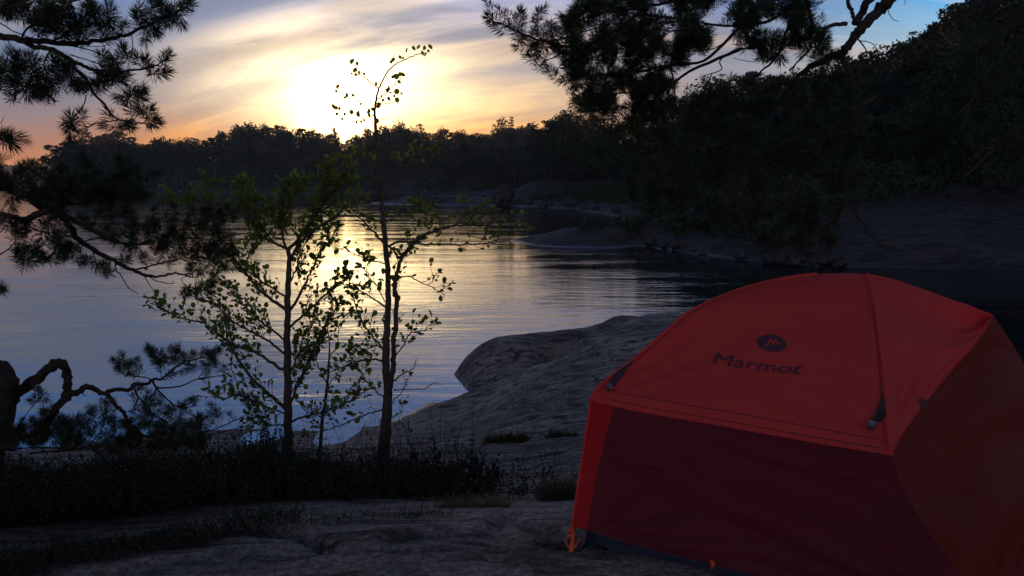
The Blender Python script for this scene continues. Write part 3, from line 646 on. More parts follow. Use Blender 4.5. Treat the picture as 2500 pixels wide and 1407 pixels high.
# the same tree carries the lower limb over the water
tuB = zp([(80,560),(40,600),(130,700),(170,660),(230,900),(200,930),(300,820),(330,870),(400,760),(450,900),(420,600),(380,560),(500,760),(460,700),(250,740),(620,830),(560,800),(700,870),(860,960),(930,1000),(900,620),(830,560),(880,480),(950,520),(1150,620),(1130,720),(1060,660),(1250,700),(1350,640),(1300,600),(1450,600),(1500,700),(1550,620),(1600,560),(1700,520),(1650,600),(1800,560),(1850,640),(1900,560),(1870,500),(1750,700),(1600,800),(1700,820),(1850,750),(1900,850),(1950,750),(1800,900),(1700,900),(1550,880),(1400,850),(1350,900),(1250,900),(1650,980),(1750,1000),(1850,1020),(1900,1060),(1700,1130),(1620,1150),(1800,1120),(1750,1160),(1960,680),(1920,950),(1500,520),(1400,560),(1450,680),(1370,720),(1600,680),(1680,740),(1780,800),(1420,780),(1520,800),(1640,860),(1750,620),(1820,700),(780,620),(720,560),(960,580),(1000,700),(880,700),(760,900),(820,920),(540,860),(480,820),(350,720),(200,800),(160,860),(120,620),(0,560),(10,1130),(0,1160),(530,620),(330,620),(1990,800),(2000,870),(1880,900)]
  +[(random.uniform(-60, 1230), 400-330*random.random()**1.3) for i in range(65)]+[(random.uniform(1000, 1960), random.uniform(420, 920)) for i in range(34)], 0, 380, Zs)
limB = [(zp([(-500,100),(-150,200),(100,290),(230,350),(340,420),(470,470),(530,520),(600,620),(700,740),(850,840),(1000,920),(1150,980),(1250,1030),(1400,1030),(1500,1010),(1650,1020)],0,380,Zs),3.2,3.7,13,1.6),
 (zp([(470,480),(360,485),(200,550),(80,520),(-150,480)],0,380,Zs),3.35,3.2,9,6),
 (zp([(530,500),(700,590),(850,680),(1000,740),(1200,765),(1350,740)],0,380,Zs),3.4,3.6,6,1.5),
 (zp([(990,930),(1000,990),(1040,1030),(1100,1130),(1190,1190)],0,380,Zs),3.55,3.55,2,.8),(zp([(1230,1020),(1290,1120),(1340,1180)],0,380,Zs),3.6,3.6,1.2,.6),
 (zp([(1290,1045),(1350,1080),(1480,1100),(1485,1075)],0,380,Zs),3.6,3.6,1.5,.7),(zp([(1200,765),(1400,700),(1600,620),(1800,560),(1900,530)],0,380,Zs),3.6,3.75,3,1),
 (zp([(1150,980),(1250,960),(1400,920),(1600,880),(1800,880)],0,380,Zs),3.62,3.75,2.5,1),(zp([(1650,1020),(1560,1060),(1600,1120),(1700,1140)],0,380,Zs),3.7,3.7,1,.6),
 (zp([(460,460),(600,420),(800,400),(1000,370),(1220,370)],0,380,Zs),3.35,3.5,4,1),(zp([(200,550),(300,640),(450,660),(560,650)],0,380,Zs),3.3,3.3,2,1),
 (zp([(-100,900),(0,850),(80,800),(120,760),(300,780)],0,380,Zs),3.2,3.3,2,1),(zp([(340,420),(400,300),(600,220),(850,150),(1100,200)],0,380,Zs),3.35,3.4,4,1.2),
 (zp([(100,290),(250,200),(400,140),(600,100)],0,380,Zs),3.3,3.3,3,1),(zp([(700,740),(800,720),(950,700),(1100,640)],0,380,Zs),3.5,3.5,2,1),
 (zp([(1200,760),(1350,700),(1500,760),(1700,760),(1900,740)],0,380,Zs),3.6,3.7,2,1)]
pA_ = pine('pine_tree', (pathA[0][0], pathA[0][1], pathA[0][2]), 'gnarled pine at the left edge reaching long needled limbs over the lake', limA+limB, tuA+tuB, 3.1, .052, 80, .0026, .09, .065, 11, trunkpath=pathA, trunkr=[.16, .13, .12, .10, .07, .03])
# (unseen crown above, added for shade)
# crooked low pine at lower left ---------------------------------------------
limC = [(zp([(-120,1150),(-20,1000),(60,900),(110,700),(150,630),(300,530),(400,440),(470,385),(530,375),(568,430),(575,520),(580,620),(545,700),(480,770),(440,850),(350,940),(250,1000)],0,780,Zs),3.9,3.9,15,8),
 (zp([(30,1050),(10,900),(15,700),(30,560),(15,470),(-60,440),(-150,480)],0,780,Zs),3.8,3.75,30,26),
 (zp([(575,650),(680,620),(740,582),(820,610),(900,632),(1000,602),(1110,605),(1150,560),(1250,560),(1310,520),(1400,500),(1500,420),(1600,360),(1750,330)],0,780,Zs),3.9,4.1,8,1.5),
 (zp([(910,632),(980,720),(1060,800),(1120,900),(1200,980),(1290,1012),(1400,1040)],0,780,Zs),3.95,4.05,6,2.5),
 (zp([(1310,530),(1350,600),(1450,700),(1550,760),(1700,740)],0,780,Zs),4.0,4.1,3,1),(zp([(1330,580),(1400,590),(1560,570),(1700,510),(1850,490),(1960,470)],0,780,Zs),4.0,4.2,2.5,1),
 (zp([(250,1150),(600,1120),(900,1070),(1300,1040),(1700,980),(1900,920),(2080,840)],0,780,Zs),4.0,4.4,3,1.2),(zp([(0,1130),(300,1100),(700,1110),(1100,1080),(1500,1040),(1800,990),(2050,930)],0,780,Zs),3.9,4.3,2.5,1.2),
 (zp([(1290,1012),(1500,960),(1700,880),(1850,800),(1900,760)],0,780,Zs),4.0,4.2,2,1),(zp([(1150,560),(1170,640),(1240,720),(1330,820),(1450,900)],0,780,Zs),4.0,4.0,3,1.2),
 (zp([(1170,490),(1250,500),(1310,520)],0,780,Zs),4.0,4.0,1.8,1.2),(zp([(100,1000),(200,850),(270,760),(330,680)],0,780,Zs),3.9,3.8,1.5,.8),
 (zp([(400,1000),(560,960),(700,900),(800,850)],0,780,Zs),3.9,4.0,2,1),(zp([(760,1080),(850,980),(900,860),(920,780)],0,780,Zs),4.0,4.0,2,1),(zp([(700,615),(720,650),(740,655)],0,780,Zs),3.9,3.9,1.2,.8)]
tuC = zp([(1020,360),(1050,340),(1000,380),(1130,390),(1160,370),(1200,440),(1100,430),(1040,440),(1310,290),(1280,280),(1350,320),(1430,310),(1400,330),(1550,300),(1530,270),(1590,330),(1550,360),(1500,370),(1650,330),(1700,380),(1730,300),(1850,290),(1880,270),(1820,310),(1800,350),(1930,450),(1890,430),(1780,480),(1760,420),(1600,430),(1450,480),(1350,370),(1380,420),(1420,380),(1660,420),(330,650),(300,690),(350,630),(380,770),(400,800),(360,820),(800,800),(780,830),(790,870),(900,750),(930,720),(940,800),(960,870),(880,800),(680,870),(650,850),(720,900),(550,900),(500,920),(620,920),(520,870),(900,880),(1200,600),(1220,570),(1240,700),(1300,720),(1380,680),(1250,800),(1200,850),(1300,830),(1100,880),(1420,760),(1360,760),(1330,650),(1280,660),(1500,780),(1540,740),(1600,740),(1680,700),(1640,820),(1690,840),(1800,800),(1850,760),(1890,820),(1830,830),(1700,870),(1600,930),(1660,930),(1500,850),(1400,900),(1450,940),(1350,920),(1550,880),(1200,760),(1150,700),(2130,700),(2100,680),(2160,720),(1990,850),(1780,900),(1320,880),(1260,900),(1160,780),(1440,830),(1090,930),(1180,930),(1000,900)]
  +[(random.uniform(-50, 1750), random.uniform(900, 1110)) for _ in range(150)]+[(random.uniform(20, 600), random.uniform(900, 1000)) for _ in range(16)], 0, 780, Zs)
q = at(-34, 1110, 3.85); gC = float(gz(q[0], 3.85)[0])
pine('crooked_pine', (q[0], 3.85, gC-.1), 'low crooked pine with a hooked bare limb at the lower left', limC, tuC, 4.0, .046, 75, .0021, .12, .05, 21,
     trunkpath=[(q[0]-.02, 3.85, gC-.25), tuple(at(-30, 1060, 3.85)), tuple(at(-5, 990, 3.85)), tuple(at(-10, 915, 3.8))], trunkr=[.075, .07, .06, .055])
# big pine hanging in from the upper right ------------------------------------
z1 = lambda l: zp(l, 1150, 0, Zs); z2 = lambda l: zp(l, 1800, 0, Zs); z4 = lambda l: zp(l, 1600, 380, 2.778)
limD = [(z2([(2900,-1500),(2300,-1000),(1700,-450),(1310,0),(1230,80),(1100,200),(1020,290),(950,390),(870,470),(750,510),(600,600),(480,720),(400,900)]),5.4,5.0,17,4),
 (z2([(1560,-400),(1300,-150),(1140,0),(1060,130),(1010,190)]),5.4,5.25,10,8),(z2([(900,-350),(560,-120),(590,0),(640,180),(690,300),(640,370),(600,450),(450,600)]),5.3,5.0,6,2),
 (z2([(1000,-300),(950,0),(985,100),(1005,170)]),5.3,5.2,5,4),(z2([(940,200),(800,225),(730,280),(690,320),(560,330)]),5.2,5.0,5,2),
 (z2([(600,160),(430,260),(400,350),(330,500),(180,640),(60,760)]),5.1,5.0,4.5,1.5),(z2([(700,-150),(560,-40),(460,150),(430,260)]),5.2,5.1,4,3),
 (z2([(420,60),(300,170),(120,215),(-150,220),(-500,160),(-900,120)]),5.1,4.9,4,2),
 (z2([(560,-60),(200,-60),(-200,-50),(-600,20),(-1000,100)]),5.2,4.8,6,2.5),
 (z1([(1500,60),(1250,260),(1000,380),(830,400),(640,360),(430,290),(300,220),(180,180)]),4.9,4.6,5,1.6),(z1([(1250,420),(1000,430),(820,450),(700,500),(600,530)]),4.9,4.6,2.5,1),
 (z1([(900,470),(820,520),(770,560),(720,630)]),4.8,4.7,1.5,.8),(z1([(2300,240),(2000,520),(1700,560),(1400,620),(1100,640),(900,660)]),5.0,4.8,4,1.5),
 (z1([(2300,430),(1900,600),(1750,700),(1500,800),(1250,800),(1000,850)]),5.0,4.8,4,1.5),(z1([(1250,420),(1150,700),(1150,860),(1100,960)]),4.9,4.9,2,1),
 (z1([(2450,400),(2250,440),(2140,520),(2150,600),(2000,650)]),5.0,5.0,2.5,1),(z1([(1700,560),(1740,700),(1750,850),(1730,1100)]),5.,5.,2.5,1.5),
 (z1([(430,290),(440,200),(440,120)]),4.7,4.7,1,.6),(z1([(600,350),(570,220),(565,90)]),4.7,4.7,1.2,.6),(z1([(760,380),(700,300),(690,200)]),4.75,4.7,1.2,.6),
 (z1([(1000,100),(920,60),(930,-40)]),4.9,4.8,2,1),(z1([(1450,40),(1200,80),(1000,150),(880,190)]),4.95,4.85,3,1),
 (z2([(870,470),(950,600),(1000,800),(900,1100),(700,1400)]),5.0,4.9,6,2.5),(z4([(1500,-400),(1200,-200),(960,190),(880,300),(720,350),(600,400)]),4.9,4.8,4,1.5),
 (z4([(930,250),(960,380),(980,500)]),4.8,4.8,1.5,.8),(z4([(1400,-300),(1300,0),(1330,250),(1350,380),(1400,450),(1480,560),(1580,650)]),5.0,4.9,5,1.5),(z4([(1350,400),(1150,440),(1120,600),(1060,700)]),4.9,4.9,2,1),
 (z4([(1100,-200),(700,0),(400,100),(200,200),(80,330)]),4.9,4.8,4,1.2),(z4([(700,0),(600,250),(480,450),(450,640)]),4.85,4.8,2.5,1),(z2([(1030,330),(1100,420),(1110,480)]),5.1,5.1,2,1),(z2([(1050,350),(1150,370),(1200,430)]),5.1,5.1,1.2,.8),
 (z2([(1290,30),(1300,110),(1340,170),(1390,185)]),5.2,5.2,1.2,.7),(z2([(1440,-60),(1440,45)]),5.2,5.2,.8,.7),(z1([(-0+2460,520),(2400,530),(2250,500)]),5,5,1,.7)]
def shade_crown(e, cen, rad, n, seed):
    # unseen crown added above the picture to shade the foreground
    r_ = np.random.default_rng(seed); C_ = []; Rr = []; tm = MB(); cen = np.array(cen)
    for i in range(26):
        d = unit(r_.normal(size=3))*r_.uniform(.45, 1)*np.array(rad); C_.append(cen+d); Rr.append(min(rad)*r_.uniform(.3, .5))
        tube(tm, catmull([cen-np.array([0, 0, rad[2]*.6]), cen+d*.5-np.array([0, 0, .2]), cen+d], 4), [.05, .012], 6)
    P = clump_pts(C_, Rr, n, r_, .55); V, F = quads_at(P, .075, r_, .16); mb = MB(); mb.add(V, F)
    b_ = tm.build('branch', bark_pine, e); me = mb.mesh('needles', needle_m, False, np.array(e.location)); linkmesh('needles', me, b_)
r_ = np.random.default_rng(77)
gaps = [z1([(990,290)])[0]+(34,13), z1([(1050,590)])[0]+(30,7), z1([(950,770)])[0]+(13,9), z1([(1290,830)])[0]+(24,14), z1([(1660,110)])[0]+(26,22), z1([(1380,130)])[0]+(14,10),
        z1([(1710,330)])[0]+(22,20), z1([(2030,210)])[0]+(16,24), z1([(2150,240)])[0]+(34,12), z1([(1600,520)])[0]+(18,12), z1([(1840,640)])[0]+(30,14), z1([(1900,710)])[0]+(14,26), z1([(2080,520)])[0]+(40,16), z1([(1300,1000)])[0]+(14,10), z1([(1280,480)])[0]+(10,10),z1([(1100,780)])[0]+(10,10)]
tuD = z1([(180,110),(200,180),(250,250),(280,180),(330,150),(350,200),(430,160),(430,210),(410,280),(380,300),(570,120),(560,180),(580,240),(690,260),(700,300),(540,290),(500,340),(480,400),(600,320),(640,400),(560,420),(530,470),(540,520),(580,560),(600,490),(780,320),(760,400),(740,450),(800,480),(710,630),(700,640),(850,190),(880,270),(930,40),(930,100),(1050,30),(1080,60),(1190,50),(700,350),(620,270),(860,160)])
def inpoly(x, y, P):
    ins = False
    for i in range(len(P)):
        (x1, y1), (x2, y2) = P[i], P[(i+1) % len(P)]
        if (y1 > y) != (y2 > y) and x < (x2-x1)*(y-y1)/(y2-y1)+x1: ins = not ins
    return ins
polyD1 = z1([(900,30),(840,180),(860,300),(830,420),(800,520),(860,620),(850,760),(930,850),(980,960),(1380,1010),(1500,950),(1700,880),(1780,560),(1950,330),(2050,120),(2050,-40),(950,-60)])
polyD2 = z2([(-250,-60),(560,-60),(700,200),(900,330),(870,480),(600,560),(450,480),(300,520),(80,480),(-150,420),(-300,500),(-520,500),(-400,250)])
polyD3 = [(1480,280),(1700,230),(1900,170),(2060,130),(2110,200),(2120,420),(2090,560),(1990,620),(1900,610),(1800,560),(1700,560),(1560,500),(1470,400)]
for P_, dens, top in ((polyD1, 420, 1), (polyD2, 170, 0), (polyD3, 360, 0)):
    xs_ = [p[0] for p in P_]; ys_ = [p[1] for p in P_]; c_ = 0; g_ = 0
    while c_ < dens and g_ < 20000:
        g_ += 1; x = r_.uniform(min(xs_), max(xs_)); y = r_.uniform(min(ys_), max(ys_))
        if not inpoly(x, y, P_): continue
        if any(((x-a)/(c1+7))**2+((y-b_)/(c2+7))**2 < 1 for a, b_, c1, c2 in gaps): continue
        if P_ is polyD2:
            cl = math.sin(x*.045+1.7*math.sin(y*.03))+math.sin(y*.07+x*.02); 
            if cl < -.1: continue
        tuD.append((x, y)); c_ += 1
pD = at(2760, 600, 5.4); gD = float(gz(pD[0], 5.4)[0])
pathD = [(pD[0]+.1, 5.5, gD-.2), (pD[0], 5.4, gD+.8), (pD[0]-.05, 5.4, 3.8), (pD[0]+.05, 5.45, 5.0), tuple(at(2625, -430, 5.4)+np.array([.15, .1, 0])), tuple(at(2600, -700, 5.4))]
pD_ = pine('pine_tree', (pathD[0][0], pathD[0][1], pathD[0][2]), 'large pine hanging its dense needled boughs in from the upper right', limD, tuD, 5.0, .064, 64, .0034, .14, .10, 31, twigr=.003, trunkpath=pathD, trunkr=[.2, .16, .14, .11, .08, .04])
shade_crown(pA_, (trA[0]+1.6, 1.6, 5.9), (4.2, 3.0, .9), 130000, 3)
shade_crown(pD_, (6.2, 4.6, 8.1), (3.2, 3.2, 1.5), 50000, 4)
# another pine behind, at the right edge --------------------------------------
limE = [([(2600,-150),(2520,0),(2470,60),(2400,110),(2340,150)],11,10.6,7,2),([(2560,100),(2480,150),(2400,220),(2330,290)],11,10.6,6,2),([(2520,-150),(2450,-40),(2390,10),(2335,30)],11,10.8,5,2),([(2580,250),(2500,300),(2420,370),(2360,430)],11,10.8,6,2),([(2570,-50),(2560,200),(2550,500)],11,11,9,9)]
tuE = []
while len(tuE) < 330:
    x = r_.uniform(2320, 2560); y = r_.uniform(-20, 480)
    e_ = np.interp(y, [-20, 20, 60, 110, 200, 300, 480], [2385, 2340, 2330, 2350, 2330, 2350, 2420])
    if x > e_ and (math.sin(x*.06+y*.03)+math.sin(y*.06-x*.02) > -.9): tuE.append((x, y))
pE = at(2556, 660, 11.0); gE = float(gz(min(pE[0], 13.5), 11.0)[0])
pE[0] = 7.45
pine('pine_tree', (pE[0]+.1, 10.9, .6), 'dark pine at the right edge behind the tent', limE, tuE, 11, .075, 60, .004, .3, .13, 41, twigr=.005,
     trunkpath=[(pE[0]+.1, 10.9, min(gE, .5)-.8), (pE[0]+.05, 11, 1.5), (7.4, 11, 3.5), (7.35, 11, 5.5), (7.5, 11, 7.4)], trunkr=[.2, .17, .15, .11, .05])

# ------------------------------------------------------------------ alders
ang = np.array([0, .6, 1.25, 2.0, 2.7, 3.14, 3.58, 4.28, 5.03, 5.68])
LT = np.stack([.5-.5*np.cos(ang+math.pi)*1.0, .44*np.sin(ang), .10*np.abs(np.sin(ang))], -1); LT[:, 0] = .5+.5*np.cos(ang)*np.where(np.cos(ang) > 0, .92, 1.); 
LTV = np.vstack([LT, [.5, 0, -.02]]); LTF = np.array([[i, (i+1) % 10, 10] for i in range(10)])
def leaves(mb, items, r_, face=False):
    """items: (base point, direction, size); cupped rounded leaves with a short stalk"""
    for p_, d, s_ in items:
        d = unit(d); up = unit(np.array([r_.normal(0, .45), r_.normal(0, .4)-.2, 1.])); 
        if face: up = unit(np.array([r_.normal(0, .7), -1, r_.normal(0, .8)]))
        sd_ = unit(np.cross(up, d)); n_ = np.cross(d, sd_)
        stalk = s_*.22; V = LTV*np.array([1, r_.uniform(.8, 1.1), r_.uniform(.5, 2.2)])*s_; V[:, 2] -= .25*s_*(V[:, 0]/s_)**2*r_.uniform(-.2, 1)
        V = p_+d*stalk+V[:, :1]*d+V[:, 1:2]*sd_+V[:, 2:]*n_; mb.add(V, LTF)
        w_ = .0011; mb.add(np.array([p_-sd_*w_, p_+sd_*w_, p_+d*stalk*1.2+sd_*w_, p_+d*stalk*1.2-sd_*w_]), np.array([[0, 1, 2, 3]]))
def alder(name, root, label, trunk, tr, Yt, limbs, seed, leafsize=.055, extra=(), density=1.):
    r_ = np.random.default_rng(seed); e = empty(name, root, label, 'tree'); mb = MB()
    P = path_px(trunk, Yt, Yt, .015, r_, 6); k = P[0].copy(); k[2] -= .2; P = np.vstack([k, P])
    P[1:] += r_.normal(0, .002, P[1:].shape)
    tube(mb, P, [q_/FPX*Yt for q_ in tr], 10, .04); mb.build('trunk', bark_alder, e); lf = MB()
    for lim in limbs:
        pts, r0, r1, dep, lv = lim; P = path_px(pts, Yt, Yt+dep, .02, r_, 5); P[1:] += r_.normal(0, .003, P[1:].shape); bm_ = MB(); tube(bm_, P, [r0/FPX*Yt, r1/FPX*Yt], 6, .05)
        n = len(P); seglen = np.linalg.norm(np.diff(P, axis=0), axis=1).sum(); it = []
        T = unit(np.gradient(P, axis=0))
        if lv > 0:
            nt = max(2, int(seglen/.055*lv*density))
            for j in range(nt):
                f = .18+.82*(j+r_.random()*.8)/nt; i = min(n-1, int(f*(n-1))); b0 = P[i]; sgn = 1 if j % 2 else -1
                side = unit(np.cross(T[i], [0, 1, 0]))*sgn; d = unit(T[i]*r_.uniform(.4, 1)+side*r_.uniform(.3, .9)+np.array([0, r_.normal(0, .5), .45])); tl = r_.uniform(.03, .14)*(1.2-.5*f)
                m1 = b0+d*tl*.5+r_.normal(0, .006, 3); t1 = b0+d*tl+np.array([0, 0, .015]); Q = catmull([b0, m1, t1], 3); tube(bm_, Q, [.0018, .0009], 4, cap=False)
                for q_ in range(r_.integers(2, 5)):
                    g = r_.uniform(.35, 1); it.append((Q[min(len(Q)-1, int(g*len(Q)))], unit(d+r_.normal(0, .75, 3)+np.array([0, 0, .35])), leafsize*r_.uniform(.5, 1.15)*(.8+.2*r_.random())))
            it.append((P[-1], T[-1], leafsize)); it.append((P[-1], unit(T[-1]+np.array([0, .3, .8])), leafsize*.8))
        else:
            for j in range(int(seglen/.05)):
                i = r_.integers(1, n); side = unit(np.cross(T[i], [0, 1, 0]))*(1 if j % 2 else -1); d = unit(T[i]+side*.8); tube(bm_, [P[i], P[i]+d*r_.uniform(.02, .07)], [.0013, .0006], 4, cap=False)
        bm_.build('branch', bark_alder, e)
        if it: leaves(lf, it, r_)
    if extra:
        leaves(lf, [(at(x, y, Yt+r_.normal(0, .01))-unit(dd)*.02, dd, s_) for x, y, s_, dd in extra], r_, True)
    lf.build('foliage', leaf_m, e); return e
zA = lambda l: zp(l, 350, 420, 2.01); zB = lambda l: zp(l, 750, 420, 2.01); zT = lambda l: zp(l, 550, 60, Zs)
YA = 5.3
def basez(px, py, Yd): q = at(px, py, Yd); return (q[0], q[1], q[2])
limsA = [([(704,609),(728,584),(758,544),(773,519),(798,485),(818,450),(850,415)],5,1.2,.1,1.4),([(704,612),(674,594),(648,584),(629,564),(609,519),(590,480)],4,1,-.1,1.2),([(707,640),(725,600),(748,579),(788,549),(823,529),(848,500),(890,480)],4.5,1,-.15,.9),
 (zA([(710,560),(740,500),(760,440),(790,360),(830,300)]),2.5,1,.1,.8),(zA([(712,690),(780,580),(830,480),(860,400),(910,350),(950,270)]),4,1,.15,.9),(zA([(712,770),(800,690),(870,620),(950,560),(1010,500)]),3.5,1,-.15,1),
 (zA([(705,680),(620,620),(550,560),(500,490),(440,415)]),5,2,.15,.8),(zA([(706,615),(600,550),(520,490),(470,470)]),3,1,-.1,.9),(zA([(702,830),(610,760),(540,700),(470,630),(400,560)]),3,1,.15,1),(zA([(702,900),(600,820),(500,770),(420,720),(350,650),(240,610)]),3.5,1,-.15,1),
 (zA([(702,980),(620,930),(540,880),(450,850),(370,800),(290,740),(180,715),(100,670),(50,632)]),4.5,1,.1,.9),(zA([(704,1165),(640,1110),(570,1050),(500,970),(440,880),(410,810),(400,740)]),5.5,1.2,.15,.8),(zA([(704,1190),(600,1150),(480,1100),(390,1110),(310,1080)]),2.5,.8,-.2,.7),
 (zA([(712,1150),(780,1000),(830,880),(880,780),(930,700),(960,640)]),3.5,1,.15,1),(zA([(715,1230),(800,1195),(900,1175),(1000,1130),(1080,1080)]),3,1,-.15,.8),(zA([(712,1000),(760,900),(790,800),(830,720)]),2.5,1,-.2,1),
 (zA([(500,490),(520,400),(560,330),(590,270)]),2,1,0,1.),(zA([(708,400),(680,300),(675,200),(690,110),(720,60)]),3.5,1,.1,1.4),(zA([(680,280),(620,220),(560,160),(520,110)]),2,.8,.1,1.4),(zA([(800,300),(840,200),(880,100),(900,20),(910,-20)]),3,.8,.1,1.4),
 (zA([(640,340),(560,260),(450,200),(330,150),(240,140)]),2,.8,-.1,1.),(zA([(560,290),(520,200),(500,110),(480,60)]),1.5,.8,.1,1.2),(zA([(300,190),(230,170),(130,150),(100,140)]),1.2,.8,-.1,1.2),(zA([(330,150),(320,80),(330,50)]),1.2,.8,-.1,1.3),
 (zA([(440,880),(430,960),(460,1040),(450,1100)]),1.5,.7,.1,.6),(zA([(690,1150),(740,1060),(800,950),(840,870),(900,820)]),2,.8,.2,1),(zA([(690,1240),(620,1240),(560,1200),(500,1230)]),2,.8,-.3,1.3),
 (zA([(760,330),(700,220),(740,120),(800,40)]),2,.8,.15,1.3),(zA([(850,200),(920,160),(980,100),(1020,40)]),2,.8,.15,1.2)]
alder('alder_tree', basez(704, 1104, YA), 'bushy young alder with a single trunk and many leafy branches', [(704,1104),(703,1017),(702,917),(701,818),(702,743),(705,669),(704,609)], [12, 10.5, 9.5, 9, 8, 7.5, 6.5, 5], YA, limsA, 51, .038, density=4.6)
# slender sapling stems between the two alders
limsS = [(zA([(905,1050),(860,960),(850,880),(880,800)]),1.5,.8,.1,.9),(zA([(905,1050),(960,980),(1010,940),(1080,900)]),1.5,.8,.1,.9),(zA([(880,1190),(960,1120),(1050,1080)]),1.5,.7,-.1,.8),(zA([(870,1250),(800,1180),(760,1120)]),1.5,.7,-.1,.7),(zA([(910,920),(950,850),(960,760),(1010,700)]),1.5,.8,.1,1)]
alder('alder_sapling', basez(780, 1104, 5.35), 'thin alder sapling between the two taller young alders', [(780,1104),(788,1017),(797,960),(802,905),(805,850),(800,800)], [5, 4.5, 4, 3, 2, 1.2], 5.35, limsS, 57, .045)
exB = []
for x, y, s_ in [(1085,310,1.1),(1130,315,.7),(1110,375,.9),(1150,390,.7),(1190,405,.7),(1125,410,.6),(1080,400,.6),(1295,490,.7),(965,520,.9),(950,550,.6),(1040,595,.9),(1020,605,.6),(1095,590,.7),(1127,625,.4),(1170,660,.5),(925,690,.9),(950,700,.8),(985,705,.8),(1085,740,.9),(1150,765,1.2),(960,750,.7),(1005,790,.7),(1025,745,.6),(1130,820,.8),(1190,800,.6),(1165,810,.6),(1225,735,1.0),(1240,760,.8),(1270,710,.8),(1310,690,1.2),(1330,670,.8),(1305,815,.9),(1440,290,.9),(1420,300,.6),(1500,260,.7),(1525,260,.5),(1560,210,.9),(1620,190,.9),(1655,180,.9),(1710,185,.8),(1765,180,1.0),(1690,235,.9),(1720,240,.7),(1740,205,.6),(1500,410,.8),(1530,415,.9),(1440,430,.7),(1470,440,1.1),(1495,475,.8),(1405,520,.6),(1395,550,.9),(1380,540,.6),(1420,565,.7),(1465,565,1.1),(1450,590,.6),(1510,570,.6),(1405,620,.8),(1475,640,1.),(1355,630,.7),(1340,590,.5)]:
    x_, y_ = zT([(x, y)])[0]; exB.append((x_, y_+5, .037*s_, unit(np.array([random.uniform(-.6, .6), random.uniform(-.3, .1), random.uniform(.3, 1)]))))
limsB = [(zT([(1320,550),(1240,490),(1150,430),(1100,405),(1062,370)]),1.5,.6,0,0),(zT([(1285,740),(1200,690),(1080,630),(980,570),(955,530)]),1.3,.5,0,0),(zT([(1282,775),(1200,810),(1130,800),(1020,780),(940,690)]),1.2,.5,0,0),(zT([(1305,640),(1380,600),(1400,560),(1490,490),(1530,430)]),1.3,.6,0,0),(zT([(1320,690),(1450,670),(1480,600)]),1.2,.5,0,0),(zT([(1335,530),(1400,530),(1460,520)]),1,.5,0,0),(zT([(1300,870),(1360,810),(1450,740)]),1,.5,0,0),
 ([(948,962),(958,915),(961,880),(961,843),(969,743),(964,699),(971,664),(979,634),(999,604),(1029,579),(1068,562),(1108,552),(1148,550),(1198,552),(1240,560),(1270,556)],8,1.2,-.06,.7),
 ([(946,602),(979,592),(1049,597),(1123,597),(1198,594),(1233,589)],3,1,-.15,.5),([(946,600),(962,615),(979,634)],3.5,3,0,.2),([(969,682),(999,674),(1029,691),(1058,704),(1073,711)],2,.8,0,.3),([(1044,696),(1060,680),(1068,664)],1,.6,0,.5),
 ([(962,875),(984,843),(999,818),(1029,808),(1058,791)],2,.8,0,.8),([(960,930),(990,910),(1010,900),(1015,880)],2,.8,0,0),([(960,952),(1010,952),(1040,948),(1063,934)],1.8,.7,0,0),([(952,990),(985,950),(1000,920)],1.6,.7,0,.1),
 ([(940,597),(914,569),(879,534),(849,515)],3,1,.1,.7),([(941,645),(899,634),(860,618),(800,600)],1.8,.7,-.1,.6),([(943,752),(904,724),(874,709),(850,700)],2.5,1,.1,.8),([(940,882),(899,878),(849,893),(800,908)],3,1,.1,.9),([(940,975),(899,937),(870,890),(850,860)],2,.8,.1,.7),([(940,862),(899,808),(874,763),(859,709)],3,1,.1,1),
 ([(938,1000),(900,1010),(850,1030),(800,1050),(750,1060)],2,.8,-.15,.5),([(938,560),(925,540),(905,535)],2.5,1.2,.05,.3),([(937,545),(980,520),(1010,510),(1060,525)],2,.8,.1,1.),([(1029,579),(1050,560),(1030,545),(1000,530)],1.5,.8,0,.7),([(1108,552),(1130,530),(1150,510),(1160,520)],1.2,.7,0,1),([(1148,550),(1180,530),(1195,500)],1.2,.7,0,.8),
 ([(943,740),(920,700),(895,660),(900,640)],1.5,.7,.1,.8),([(945,860),(925,845),(900,850),(870,860)],2,.8,.1,1.1),([(1150,575),(1180,585),(1210,580)],1,.6,0,.8),([(926,430),(960,410),(1000,390),(1040,380),(1070,370)],1.8,.8,.1,1),([(924,410),(890,390),(860,400),(820,395)],1.5,.8,-.1,1),([(945,1020),(975,1010),(985,990)],1.2,.6,0,.4),([(1073,711),(1090,700)],.8,.5,0,1.)]
alder('alder_tree', basez(937, 1116, 5.2), 'tall slender young alder with a forked double stem and a bare top against the glow', [(937,1116),(942,1042),(947,957),(942,893),(944,818),(947,743),(947,669),(942,609),(937,544),(932,495),(924,420),(917,307),(915,270),(918,245),(925,216),(942,182),(962,160),(991,145),(1016,134),(1042,128)], [17,14,10.5,9.5,8,7,6.5,6,5,4,3.2,2.6,2,1.7,1.4,1.1,.9], 5.2, limsB, 61, .040, exB, 2.8)

